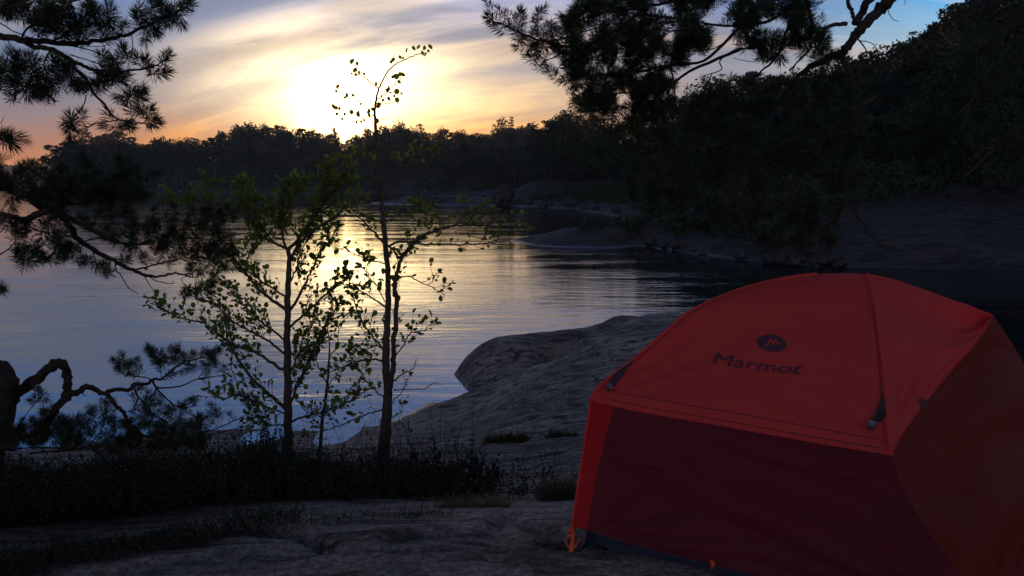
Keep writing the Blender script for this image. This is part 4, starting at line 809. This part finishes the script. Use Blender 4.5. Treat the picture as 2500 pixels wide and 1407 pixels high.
# ------------------------------------------------------------------ heath and grass
def sprigs(mb, pos, h, leaf, per, r_, spread=.5):
    for p_ in pos:
        d = unit(np.array([r_.normal(0, spread), r_.normal(0, spread), 1.])); hh = h*r_.uniform(.4, 1.3)*(1+.55*math.sin(p_[0]*2.3+1.7*math.sin(p_[1]*3))*math.sin(p_[0]*5.1+p_[1]*4)); top = p_+d*hh; w_ = .0012
        sd_ = unit(np.cross(d, r_.normal(size=3)))
        mb.add(np.array([p_-sd_*w_, p_+sd_*w_, top+sd_*w_*.4, top-sd_*w_*.4]), np.array([[0, 1, 2, 3]]))
        t = r_.uniform(.2, 1, per); P = p_+d*(t*hh)[:, None]; a = unit(r_.normal(size=(per, 3))+d*.7); s_ = leaf*r_.uniform(.6, 1.2, per)[:, None]; b_ = unit(np.cross(a, r_.normal(size=(per, 3))))*s_*.28
        V = np.stack([P, P+a*s_*.5+b_, P+a*s_, P+a*s_*.5-b_], 1).reshape(-1, 3); mb.add(V, np.arange(4*per).reshape(-1, 4))
def blades(mb, pos, h, r_, w=.0022, lean=.5):
    n = len(pos); d = unit(np.stack([r_.normal(0, lean, n), r_.normal(0, lean, n), np.ones(n)], -1)); hh = (h*r_.uniform(.4, 1.3, n))[:, None]; sd_ = unit(np.cross(d, r_.normal(size=(n, 3))))*w
    m1 = pos+d*hh*.55; dr = d.copy(); dr[:, 2] -= .6; tip = m1+unit(dr)*hh*.5
    V = np.stack([pos-sd_, pos+sd_, m1+sd_*.7, m1-sd_*.7, tip], 1).reshape(-1, 3); o_ = np.arange(n)[:, None]*5; k = mb.n
    mb.add(V, o_+np.array([0, 1, 2, 3])); mb.F3.append(o_+np.array([3, 2, 4])+k)
def px_region(poly, n, r_, z=1.75):
    xs_ = [p[0] for p in poly]; ys_ = [p[1] for p in poly]; out = []
    while len(out) < n:
        x = r_.uniform(min(xs_), max(xs_)); y = r_.uniform(min(ys_), max(ys_))
        if inpoly(x, y, poly):
            q = onz(x, y, z); out.append((q[0], q[1]))
    out = np.array(out); zz = gz(out[:, 0], out[:, 1]); return np.column_stack([out, zz])
r_ = np.random.default_rng(91)
heath_poly = [(-200,1430),(0,1392),(300,1335),(540,1296),(720,1280),(1080,1268),(1130,1220),(1150,1160),(1060,1140),(940,1142),(780,1142),(600,1130),(450,1130),(250,1160),(-200,1190)]
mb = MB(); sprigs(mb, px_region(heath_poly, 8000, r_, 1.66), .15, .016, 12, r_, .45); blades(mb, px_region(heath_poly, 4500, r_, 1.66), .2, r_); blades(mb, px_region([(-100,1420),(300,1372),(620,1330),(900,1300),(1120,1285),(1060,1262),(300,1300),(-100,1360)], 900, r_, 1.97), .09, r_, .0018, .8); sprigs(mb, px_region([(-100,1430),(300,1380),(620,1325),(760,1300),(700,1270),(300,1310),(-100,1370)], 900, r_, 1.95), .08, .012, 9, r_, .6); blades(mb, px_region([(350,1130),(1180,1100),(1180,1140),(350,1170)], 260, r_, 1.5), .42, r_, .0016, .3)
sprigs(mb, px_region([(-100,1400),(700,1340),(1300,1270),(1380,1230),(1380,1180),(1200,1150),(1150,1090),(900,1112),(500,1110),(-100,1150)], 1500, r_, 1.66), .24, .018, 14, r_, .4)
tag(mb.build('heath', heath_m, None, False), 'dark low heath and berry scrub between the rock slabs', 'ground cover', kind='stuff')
mb = MB(); blades(mb, px_region([(1310,1262),(1400,1262),(1400,1170),(1340,1170)], 700, r_, 1.8), .14, r_, .0018, .6); tag(mb.build('grass_tuft', grass_m, None, False), 'grass tuft on the slab edge beside the tent corner', 'grass')
mb = MB(); blades(mb, px_region([(1060,1268),(1250,1266),(1230,1240),(1100,1236)], 500, r_, 1.9), .10, r_, .0015, 1.3); tag(mb.build('dry_grass', straw_m, None, False), 'pale dry grass bent over the edge of the foreground slab', 'grass')
mb = MB(); blades(mb, px_region([(1180,1108),(1290,1105),(1290,1090),(1190,1090)], 500, r_, 1.3), .09, r_, .003, .5); tag(mb.build('grass_tuft', grass_m, None, False), 'small grass patch in a crack of the sloping granite', 'grass')
mb = MB(); blades(mb, px_region([(1330,1090),(1410,1088),(1410,1078),(1335,1078)], 300, r_, 1.35), .08, r_, .003, .5); tag(mb.build('grass_tuft', grass_m, None, False), 'second grass patch in the granite crack, nearest the tent', 'grass')
def bush(px, py, Yd, n, h, w_px, label, seed):
    r_ = np.random.default_rng(seed); q = at(px, py, Yd); x = q[0]+r_.normal(0, w_px/FPX*Yd*.5, n); y = Yd+r_.normal(0, .08, n); z = gz(x, y)
    e = empty('heath_bush', (q[0], Yd, float(gz(q[0], Yd)[0])), label, 'bush'); mb = MB(); st = MB()
    pos = np.column_stack([x, y, z]); k = 0
    for p_ in pos[:max(10, n//5)]:
        d = unit(np.array([r_.normal(0, .25), r_.normal(0, .25), 1.])); tip = p_+d*h*r_.uniform(.7, 1.5); Q = catmull([p_-np.array([0, 0, .03]), (p_+tip)/2+r_.normal(0, .01, 3), tip], 3); tube(st, Q, [.0022, .001], 4)
        t = r_.uniform(.25, 1, 40); P = p_+(tip-p_)*t[:, None]; a = unit(r_.normal(size=(40, 3))+d*.6); s_ = .022*r_.uniform(.6, 1.2, 40)[:, None]; b_ = unit(np.cross(a, r_.normal(size=(40, 3))))*s_*.35
        V = np.stack([P, P+a*s_*.5+b_, P+a*s_, P+a*s_*.5-b_], 1).reshape(-1, 3); mb.add(V, np.arange(160).reshape(-1, 4))
    sprigs(mb, pos, h*.6, .016, 14, r_, .4); mb.build('foliage', heath_m, e, False); st.build('stems', bark_alder, e)
for i, a in enumerate([(1085,1180,4.75,130,.17,90,'leafy low bush right of the forked alder, in front of the granite'),(1165,1160,4.9,90,.13,50,'smaller dark bush beside the hollow in the granite'),(1010,1190,4.7,140,.12,110,'low scrub bush at the foot of the forked alder'),
        (860,1190,4.7,150,.09,130,'low scrub bush between the two alder trunks'),(560,1200,4.7,160,.10,140,'low scrub bush left of the bushy alder'),(620,1100,5.6,90,.22,70,'bright leafed bush on the rock just left of the bushy alder')]): bush(*a, 200+i)
# rock pools
for i, (px, py, rx, ry, zz) in enumerate([(825,1086,.20,.36,.9),(640,1093,.19,.32,.8)]):
    c0 = onz(px, py, zz); a = np.linspace(0, 2*np.pi, 28, endpoint=False); rr = 1+.12*np.sin(2*a+i)+.06*np.sin(5*a)
    POOL = np.stack([c0[0]+rx*rr*np.cos(a), c0[1]+ry*rr*np.sin(a), np.full(28, 0.)], -1)
    gmax = float(gz(POOL[:, 0], POOL[:, 1]).max()); zz = max(zz, gmax+.006); POOL[:, 2] = zz
    V = np.vstack([POOL, [c0[0], c0[1], zz]]); F = np.array([[k_, (k_+1) % 28, 28] for k_ in range(28)])
    tag(linkmesh('rock_pool', mesh_from('rock_pool', V, [F], water_m)), ['rain pool on the rock between the two alder trunks', 'rain pool on the rock left of the bushy alder trunk'][i], kind='structure')

# ------------------------------------------------------------------ tent
def fabric(name, col, trans, tcol, rough=.55, weave=True, w_s=9., w_b=.009):
    m = material(name); N, L, M, MIX, RAMP, SM, NOISE, MAP = mk(m.node_tree); tc = N('ShaderNodeTexCoord'); O = tc.outputs['Object']
    nz = NOISE(O, 5, 5, .6); c2 = tuple(v*.8 for v in col); cc = MIX(nz, c2, col)
    grain = NOISE(O, 420, 2); cc = MIX(M('MULTIPLY', SM(grain, .35, .65), .25), cc, tuple(v*.55 for v in col))
    p = N('ShaderNodeBsdfPrincipled'); L(cc, p.inputs['Base Color']); p.inputs['Roughness'].default_value = rough; p.inputs['Specular IOR Level'].default_value = .12
    b = N('ShaderNodeBump'); b.inputs['Strength'].default_value = .8; b.inputs['Distance'].default_value = 1.
    wr = NOISE(MAP(O, (w_s*.35, w_s*.35, w_s*1.3), (R(20), R(25), 0)), 1.0, 4, .5, .6)
    L(M('ADD', M('MULTIPLY', wr, w_b*2.5), M('MULTIPLY', NOISE(O, 900, 2), .0003)), b.inputs['Height']); L(b.outputs[0], p.inputs['Normal'])
    t = N('ShaderNodeBsdfTranslucent'); t.inputs[0].default_value = (*tcol, 1); mx = N('ShaderNodeMixShader'); mx.inputs[0].default_value = trans
    L(p.outputs[0], mx.inputs[1]); L(t.outputs[0], mx.inputs[2]); o = N('ShaderNodeOutputMaterial'); L(mx.outputs[0], o.inputs[0]); return m
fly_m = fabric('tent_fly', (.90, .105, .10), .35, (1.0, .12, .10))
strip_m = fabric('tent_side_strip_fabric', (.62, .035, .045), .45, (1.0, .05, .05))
door_shade_m = fabric('tent_door_shaded_fabric', (.17, .026, .042), .25, (.35, .03, .05))  # same red fabric as the fly; its shade is put into the colour
side_shade_m = fabric('tent_side_shaded_fabric', (.24, .030, .014), .25, (.35, .04, .02))  # brown fabric, with the panel's shade put into a darker colour
navy_m = fabric('tent_floor_fabric', (.03, .045, .08), .05, (.02, .03, .05), .4)
mesh_m = fabric('inner_tent_fabric', (.10, .09, .09), .3, (.12, .1, .1), .8)
print_m = simple('printed_ink', ((.06, .025, .05), (.075, .03, .06)), 20, .5, trans=.1)
strap_m = simple('webbing', ((.03, .022, .03), (.05, .035, .045)), 60, .7)
buckle_m = simple('grey_plastic', ((.10, .11, .13), (.14, .15, .17)), 40, .35)
orange_m = simple('orange_plastic', ((.75, .10, .02), (.85, .14, .03)), 20, .4, trans=.2)
TROOT = (1.45, 3.6, 2.0)
tent = empty('tent', TROOT, 'red dome tent with a printed emblem pitched on the granite', 'tent')
def P3(l): return catmull([at(*q_) for q_ in l], 6)
def resamp(P, n):
    P = np.asarray(P, float); s_ = np.concatenate([[0], np.cumsum(np.linalg.norm(np.diff(P, axis=0), axis=1))]); s_ = s_/(s_[-1] or 1); t = np.linspace(0, 1, n)
    return np.stack([np.interp(t, s_, P[:, k]) for k in range(3)], -1)
def coons(B, T, Lf, Rt, n=44, m=44, bulge=0., wr=0., seed=0, out=(0, -1, .4)):
    """B,T run left->right; Lf,Rt run bottom->top"""
    B, T, Lf, Rt = resamp(B, n), resamp(T, n), resamp(Lf, m), resamp(Rt, m); u = np.linspace(0, 1, n)[None, :, None]; v = np.linspace(0, 1, m)[:, None, None]
    G = (1-v)*B[None]+v*T[None]+(1-u)*Lf[:, None]+u*Rt[:, None]-((1-u)*(1-v)*B[0]+u*(1-v)*B[-1]+(1-u)*v*T[0]+u*v*T[-1])
    o_ = unit(np.array(out)); w_ = (np.sin(np.pi*u)*np.sin(np.pi*np.clip(v, 0, 1)))
    uu, vv = np.meshgrid(np.linspace(0, 1, n), np.linspace(0, 1, m)); r_ = np.random.default_rng(seed); z_ = 0*uu
    for k in range(7):
        a = r_.uniform(-.5, .5); f = r_.uniform(5, 16); z_ += np.sin(f*(vv+a*uu)+3*np.sin(2.2*uu+k)+k)*r_.uniform(.3, 1)
    # creases fanning out of the two lower corners
    for cx, cy in ((0, 0), (1, 0)):
        th = np.arctan2(vv-cy+.02, np.abs(uu-cx)+.02); d = np.hypot(uu-cx, vv-cy); z_ += 2.2*np.sin(th*17+seed)*np.exp(-d*3.2)
    G = G+o_*(bulge*w_+wr*z_[..., None]*np.minimum(1, 6*w_))
    idx = np.arange(n*m).reshape(m, n); F = np.stack([idx[:-1, :-1], idx[:-1, 1:], idx[1:, 1:], idx[1:, :-1]], -1).reshape(-1, 4); return G.reshape(-1, 3), F, G
arcL = P3([(1442,978,3.20),(1456,950,3.24),(1495,916,3.31),(1540,883,3.38),(1630,805,3.5),(1685,760,3.58),(1770,720,3.66),(1853,693,3.74),(1937,676,3.8),(1993,669,3.85)])
arcN = P3([(2174,1110,2.75),(2170,1050,2.84),(2161,956,3.0),(2150,844,3.25),(2133,732,3.55),(2116,671,3.78)])
ridge = P3([(1993,669,3.85),(2066,667,3.82),(2116,671,3.78)])
brow = P3([(1442,978,3.20),(1560,1004,3.11),(1800,1046,2.96),(2000,1082,2.85),(2174,1110,2.75)])
topR = P3([(2116,671,3.78),(2189,687,3.80),(2301,726,3.86),(2380,755,3.92),(2424,771,3.97)])
crease = P3([(2174,1110,2.75),(2215,1040,2.98),(2300,930,3.35),(2380,840,3.7),(2424,771,3.97)])
K0 = np.array([1.30, 4.95, 2.04]); K1 = np.array([1.38, 4.75, 2.62]); T1 = arcL[-1]; T2 = arcN[-1]; F0 = arcL[0]; C0 = arcN[0]; R0 = topR[-1]
A0 = at(1395, 1285, 3.05); D0 = at(2450, 1575, 2.38); G0 = np.array([2.95, 4.25, 2.04])
kup = catmull([K1, (K1+T1)/2+np.array([-.02, .05, .10]), T1], 8)
hem = P3([(1395,1285,3.05),(1425,1293,3.035),(1560,1335,2.95),(1740,1380,2.83),(2000,1450,2.68),(2450,1575,2.38)])
sideN = P3([(2450,1575,2.38),(2345,1410,2.46),(2262,1290,2.56),(2205,1190,2.66),(2174,1110,2.75)])
sideL = P3([(1395,1285,3.05),(1412,1180,3.09),(1428,1070,3.15),(1442,978,3.20)])
sideR = catmull([G0, at(2590, 1060, 4.1), at(2500, 888, 4.03), at(2441, 793, 3.98), R0], 6)
def panel(name, data, mat, thick=0.):
    V, F, G = data; mb = MB(); mb.add(V, F); return mb.build(name, mat, tent), G
up, Gup = panel('upper_panel', coons(brow, ridge, arcL, arcN, 60, 60, .015, .0045, 3, (-.25, -.8, .55)), fly_m)
# red side strip and door with shade in its colour
stripT = np.array([brow[0], brow[2], at(1500, 991, 3.16)]); 
iT = int(len(brow)*.075)+1; 
tS = at(1500, 991, 3.155); bS = at(1432, 1296, 3.03)
inner = catmull([bS, at(1452, 1180, 3.07), at(1478, 1070, 3.12), tS], 6)
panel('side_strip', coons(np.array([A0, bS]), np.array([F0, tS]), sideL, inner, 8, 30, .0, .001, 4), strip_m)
def cut(P, pt):
    i = int(((P-pt)**2).sum(1).argmin()); return np.vstack([pt, P[i+1:]])
panel('door_panel', coons(cut(hem, bS), cut(brow, tS), inner, sideN, 60, 44, -.015, .009, 8, (-.3, -1, .1)), door_shade_m)
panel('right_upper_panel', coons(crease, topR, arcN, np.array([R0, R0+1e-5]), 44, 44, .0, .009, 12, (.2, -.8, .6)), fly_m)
panel('right_panel', coons(catmull([D0, (D0+G0)/2+np.array([.08, -.05, 0]), G0], 8), crease, sideN, sideR, 50, 44, .03, .010, 15, (.5, -.8, .2)), side_shade_m)
panel('rear_upper_panel', coons(catmull([F0, (F0+K1)/2, K1], 6), np.array([T1, T1+1e-5]), arcL, kup, 24, 24, 0, 0, 5), fly_m)
panel('rear_lower_panel', coons(catmull([A0, (A0+K0)/2, K0], 6), catmull([F0, (F0+K1)/2, K1], 6), sideL, np.array([K0, K1]), 24, 24, 0, 0, 6), fly_m)
panel('back_panel', coons(catmull([K1, (K1+R0)/2+np.array([.05, .1, -.05]), R0], 6), ridge, kup, resamp(topR, 20)[::-1], 24, 24, 0, 0, 7), fly_m)
panel('back_lower_panel', coons(np.array([K0, G0]), catmull([K1, (K1+R0)/2+np.array([.05, .1, -.05]), R0], 6), np.array([K0, K1]), np.array([G0, R0]), 24, 24, 0, 0, 9), fly_m)
# seams over the poles
for P, rr, nm in ((arcL, .007, 'pole_sleeve'), (arcN, .009, 'pole_sleeve'), (brow, .003, 'brow_seam'), (crease, .003, 'side_seam'), (topR, .005, 'pole_sleeve'), (sideL, .004, 'edge_binding'), (hem, .003, 'hem')):
    mb = MB(); tube(mb, resamp(P, 60), rr, 8); mb.build(nm, fly_m if nm != 'hem' else strap_m, tent)
for P, nm in ((Gup[1, 2:-2], 'stitching'), (Gup[3, 2:-2], 'stitching'), (Gup[2:50, -2], 'stitching'), (Gup[2:50, 1], 'stitching')):
    mb = MB(); tube(mb, P+np.array([0, -.002, .002]), .0011, 4); mb.build(nm, strap_m, tent)
# floor tub and inner tent
fl = [np.array([A0[0]+.05, A0[1]+.02, 1.99]), np.array([D0[0]-.05, D0[1]+.1, 1.99]), np.array([G0[0]-.3, G0[1], 1.99]), np.array([K0[0]+.05, K0[1]-.1, 1.99])]
def frustum(base, h, inset, mat, name, top=True, z0=0.):
    cen = sum(base)/4; n = 14; ring0 = []; ring1 = []
    for i in range(4):
        a, b_ = base[i], base[(i+1) % 4]
        for k in range(n): q_ = a+(b_-a)*k/n; ring0.append(q_+np.array([0, 0, z0])); ring1.append(q_+(cen-q_)*inset+np.array([0, 0, h+.006*math.sin(k*2.+i)]))
    N_ = len(ring0); V = np.array(ring0+ring1); F = np.array([[i, (i+1) % N_, N_+(i+1) % N_, N_+i] for i in range(N_)]); mb = MB(); mb.add(V, F)
    if top: mb.V.append(np.array([cen+np.array([0, 0, h+.005])])); mb.F3.append(np.array([[N_+i, N_+(i+1) % N_, 2*N_] for i in range(N_)])); mb.n += 1
    return mb.build(name, mat, tent)
frustum(fl, .17, .015, navy_m, 'floor_tub', False, -.03)
fl2 = [q_+(sum(fl)/4-q_)*.06 for q_ in fl]
mb = MB(); cen = sum(fl)/4; rings = []
for t, ins, h_ in ((0, .06, .1), (.33, .12, .28), (.66, .22, .42), (.9, .6, .47), (1, .95, .50)):
    rings.append(np.array([q_+(cen-q_)*ins+np.array([0, 0, h_]) for a, b_ in zip(fl2, fl2[1:]+fl2[:1]) for q_ in [a+(b_-a)*k/10 for k in range(10)]]))
V = np.concatenate(rings); idx = np.arange(len(V)).reshape(5, 40); F = np.stack([idx[:-1], np.roll(idx[:-1], -1, 1), np.roll(idx[1:], -1, 1), idx[1:]], -1).reshape(-1, 4); mb.add(V, F); mb.build('inner_tent', mesh_m, tent)
# emblem and lettering printed on the upper panel
Vp, Fp = Gup.reshape(-1, 3), []; mI, nI = Gup.shape[:2]
for i in range(mI-1):
    for j in range(nI-1): a = i*nI+j; Fp.append((a, a+1, a+nI+1, a+nI))
bvh = BVHTree.FromPolygons([Vector(v) for v in Vp], Fp)
camp = Vector((0, 0, HC))
def onpanel(px, py, off):
    d = Vector(ray(px, py)).normalized(); h_, n_, _, _ = bvh.ray_cast(camp, d)
    if h_ is None: return None
    if n_.dot(d) > 0: n_ = -n_
    return h_+n_*off
def text_mesh(body, size, shear=0.):
    cu = bpy.data.curves.new('lettering', 'FONT'); cu.body = body; cu.size = size; cu.shear = shear; cu.offset = 0; cu.fill_mode = 'FRONT'; cu.resolution_u = 3
    ob = bpy.data.objects.new('lettering', cu); COL.objects.link(ob); dg = bpy.context.evaluated_depsgraph_get(); me = bpy.data.meshes.new_from_object(ob.evaluated_get(dg)); bpy.data.objects.remove(ob); bpy.data.curves.remove(cu); return me
me = text_mesh('Marmot', 1.0)
bm = bmesh.new(); bm.from_mesh(me)
for _ in range(4):
    bmesh.ops.triangulate(bm, faces=bm.faces[:]); le = [e_ for e_ in bm.edges if e_.calc_length() > .12]
    if le: bmesh.ops.subdivide_edges(bm, edges=le, cuts=1)
bmesh.ops.triangulate(bm, faces=bm.faces[:]); bm.to_mesh(me); bm.free()
co = np.array([v.co[:] for v in me.vertices]); x0, x1 = co[:, 0].min(), co[:, 0].max()
for v in me.vertices:
    u = (v.co.x-x0)/(x1-x0); w_ = v.co.y
    px = 1738+u*214+w_*20; py = 889+u*27-w_*38+4*math.sin(u*3.1)
    h_ = onpanel(px, py, .005); v.co = h_-Vector(TROOT)
me.materials.clear(); me.materials.append(print_m); me.name = 'lettering'; linkmesh('lettering', me, tent)
a = np.linspace(0, 2*np.pi, 48, endpoint=False); mb = MB(); rings = []
for rr in (1., .75, .5, .25): rings += [onpanel(1884+36*rr*math.cos(t)+3*rr*math.sin(t), 839+20.5*rr*math.sin(t)+2*rr*math.cos(t), .0025)[:] for t in a]
V = np.array(rings+[onpanel(1884, 839, .0025)[:]]); idx = np.arange(192).reshape(4, 48); F = np.stack([idx[:-1], np.roll(idx[:-1], -1, 1), np.roll(idx[1:], -1, 1), idx[1:]], -1).reshape(-1, 4); mb.add(V, F); mb.F3.append(np.array([[144+i, 144+(i+1) % 48, 192] for i in range(48)]))
emb = mb.build('emblem', print_m, tent)
Mp = [(-.62,.55),(-.30,.0),(-.12,-.62),(.12,-.15),(.32,-.55),(.66,.25),(.40,.1),(.28,-.08),(.12,.30),(-.10,-.10),(-.30,.42)]
import mathutils
tri = mathutils.geometry.tessellate_polygon([[Vector((x, y, 0)) for x, y in Mp]])
V = [onpanel(1884+34*x+3*y, 839+20*y+2*x, .0045)[:] for x, y in Mp]; mb = MB(); mb.add(V, np.array(tri)); o_ = mb.build('emblem_peaks', fly_m, tent); o_.parent = emb; o_.matrix_parent_inverse = Matrix(); o_.location = (0, 0, 0)
# mesh built relative to the tent root; the emblem sits at the root, so offsets agree
# vents with straps and buckles
def patch(name, pts, off, mat, thick=.004, parent=tent):
    top = [onpanel(x, y, off+thick) for x, y in pts]; bot = [onpanel(x, y, off) for x, y in pts]; n = len(pts)
    if any(t is None for t in top): return None
    mb = MB(); mb.add([t[:] for t in top]+[t[:] for t in bot], np.array([[i, (i+1) % n, n+(i+1) % n, n+i] for i in range(n)]))
    tr = mathutils.geometry.tessellate_polygon([[Vector((x, y, 0)) for x, y in pts]]); mb.F3.append(np.array(tr)); mb.F3.append(np.array(tr)+n); return mb.build(name, mat, parent)
patch('corner_patch', [(1484,945),(1500,946),(1522,915),(1546,884),(1528,896),(1500,918)], .004, strap_m)
patch('buckle', [(1484,943),(1497,945),(1494,960),(1482,958)], .010, buckle_m, .008)
patch('corner_patch', [(2128,1036),(2150,1030),(2162,1018),(2160,990),(2156,962),(2148,985)], .004, strap_m)
patch('buckle', [(2122,1034),(2140,1040),(2132,1057),(2114,1050)], .010, buckle_m, .010)
patch('webbing_strap', [(2128,1036),(2134,1039),(2150,1004),(2146,1000)], .009, strap_m, .003)
# round vent tab on the right side
q = at(2250, 985, 3.13); mb = MB(); nrm = unit(np.array([.35, -1, .35])); u_ = unit(np.cross(nrm, [0, 0, 1])); v_ = np.cross(u_, nrm)
V = [q+nrm*.012]+[q+nrm*.01+u_*.013*math.cos(t)+v_*.022*math.sin(t) for t in a]; mb.add(V, np.array([[0, 1+i, 1+(i+1) % 48] for i in range(48)])); mb.build('guy_tab', strap_m, tent)
# orange peg and hook at the corner
peg = empty('tent_peg', tuple(at(1393, 1350, 3.0)), 'orange peg and hook holding the left tent corner on the rock', 'tent peg')
mb = MB(); tube(mb, catmull([at(1399, 1284, 3.05), at(1397, 1300, 3.03), at(1398, 1316, 3.02), at(1394, 1345, 3.0), at(1392, 1368, 3.0)], 4), [.007, .010, .007, .011, .004], 8); mb.build('shaft', orange_m, peg)
mb = MB()
for s_ in (-1, 1): tube(mb, catmull([at(1396, 1338, 3.0), at(1396+s_*9, 1334, 3.0), at(1396+s_*15, 1322, 3.0), at(1396+s_*17, 1318, 3.0)], 4), [.005, .003], 6)
tube(mb, catmull([at(1390, 1292, 3.02), at(1385, 1300, 3.02), at(1390, 1310, 3.02), at(1397, 1304, 3.02), at(1395, 1294, 3.02), at(1390, 1292, 3.02)], 4), .004, 6); mb.build('hook', orange_m, peg)
mb = MB(); tube(mb, [at(1398, 1284, 3.05), at(1410, 1300, 3.05), at(1404, 1340, 3.0)], .0025, 5); mb.build('cord', strap_m, peg)
mb = MB(); tube(mb, catmull([at(1734, 1366, 2.84), at(1740, 1376, 2.83), at(1738, 1388, 2.83)], 4), [.006, .010, .005], 7); mb.build('hem_toggle', orange_m, tent)

# ------------------------------------------------------------------ haze over the lake
mb = MB(); c_ = np.array([(x, y, z) for z in (-4.2, 30.) for x, y in ((-980, -450), (980, -450), (980, 1560), (-980, 1560))], float)
mb.add(c_, np.array([[3, 2, 1, 0], [4, 5, 6, 7], [0, 1, 5, 4], [1, 2, 6, 5], [2, 3, 7, 6], [3, 0, 4, 7]]))
hm = material('haze'); hm.node_tree.nodes.clear(); pv = hm.node_tree.nodes.new('ShaderNodeVolumePrincipled'); ho = hm.node_tree.nodes.new('ShaderNodeOutputMaterial')
pv.inputs['Density'].default_value = .0002; pv.inputs['Color'].default_value = (.85, .88, .95, 1); pv.inputs['Anisotropy'].default_value = .7
hm.node_tree.links.new(pv.outputs[0], ho.inputs['Volume'])
tag(mb.build('haze', hm, None, False), 'thin evening haze over the lake', 'haze', kind='stuff')
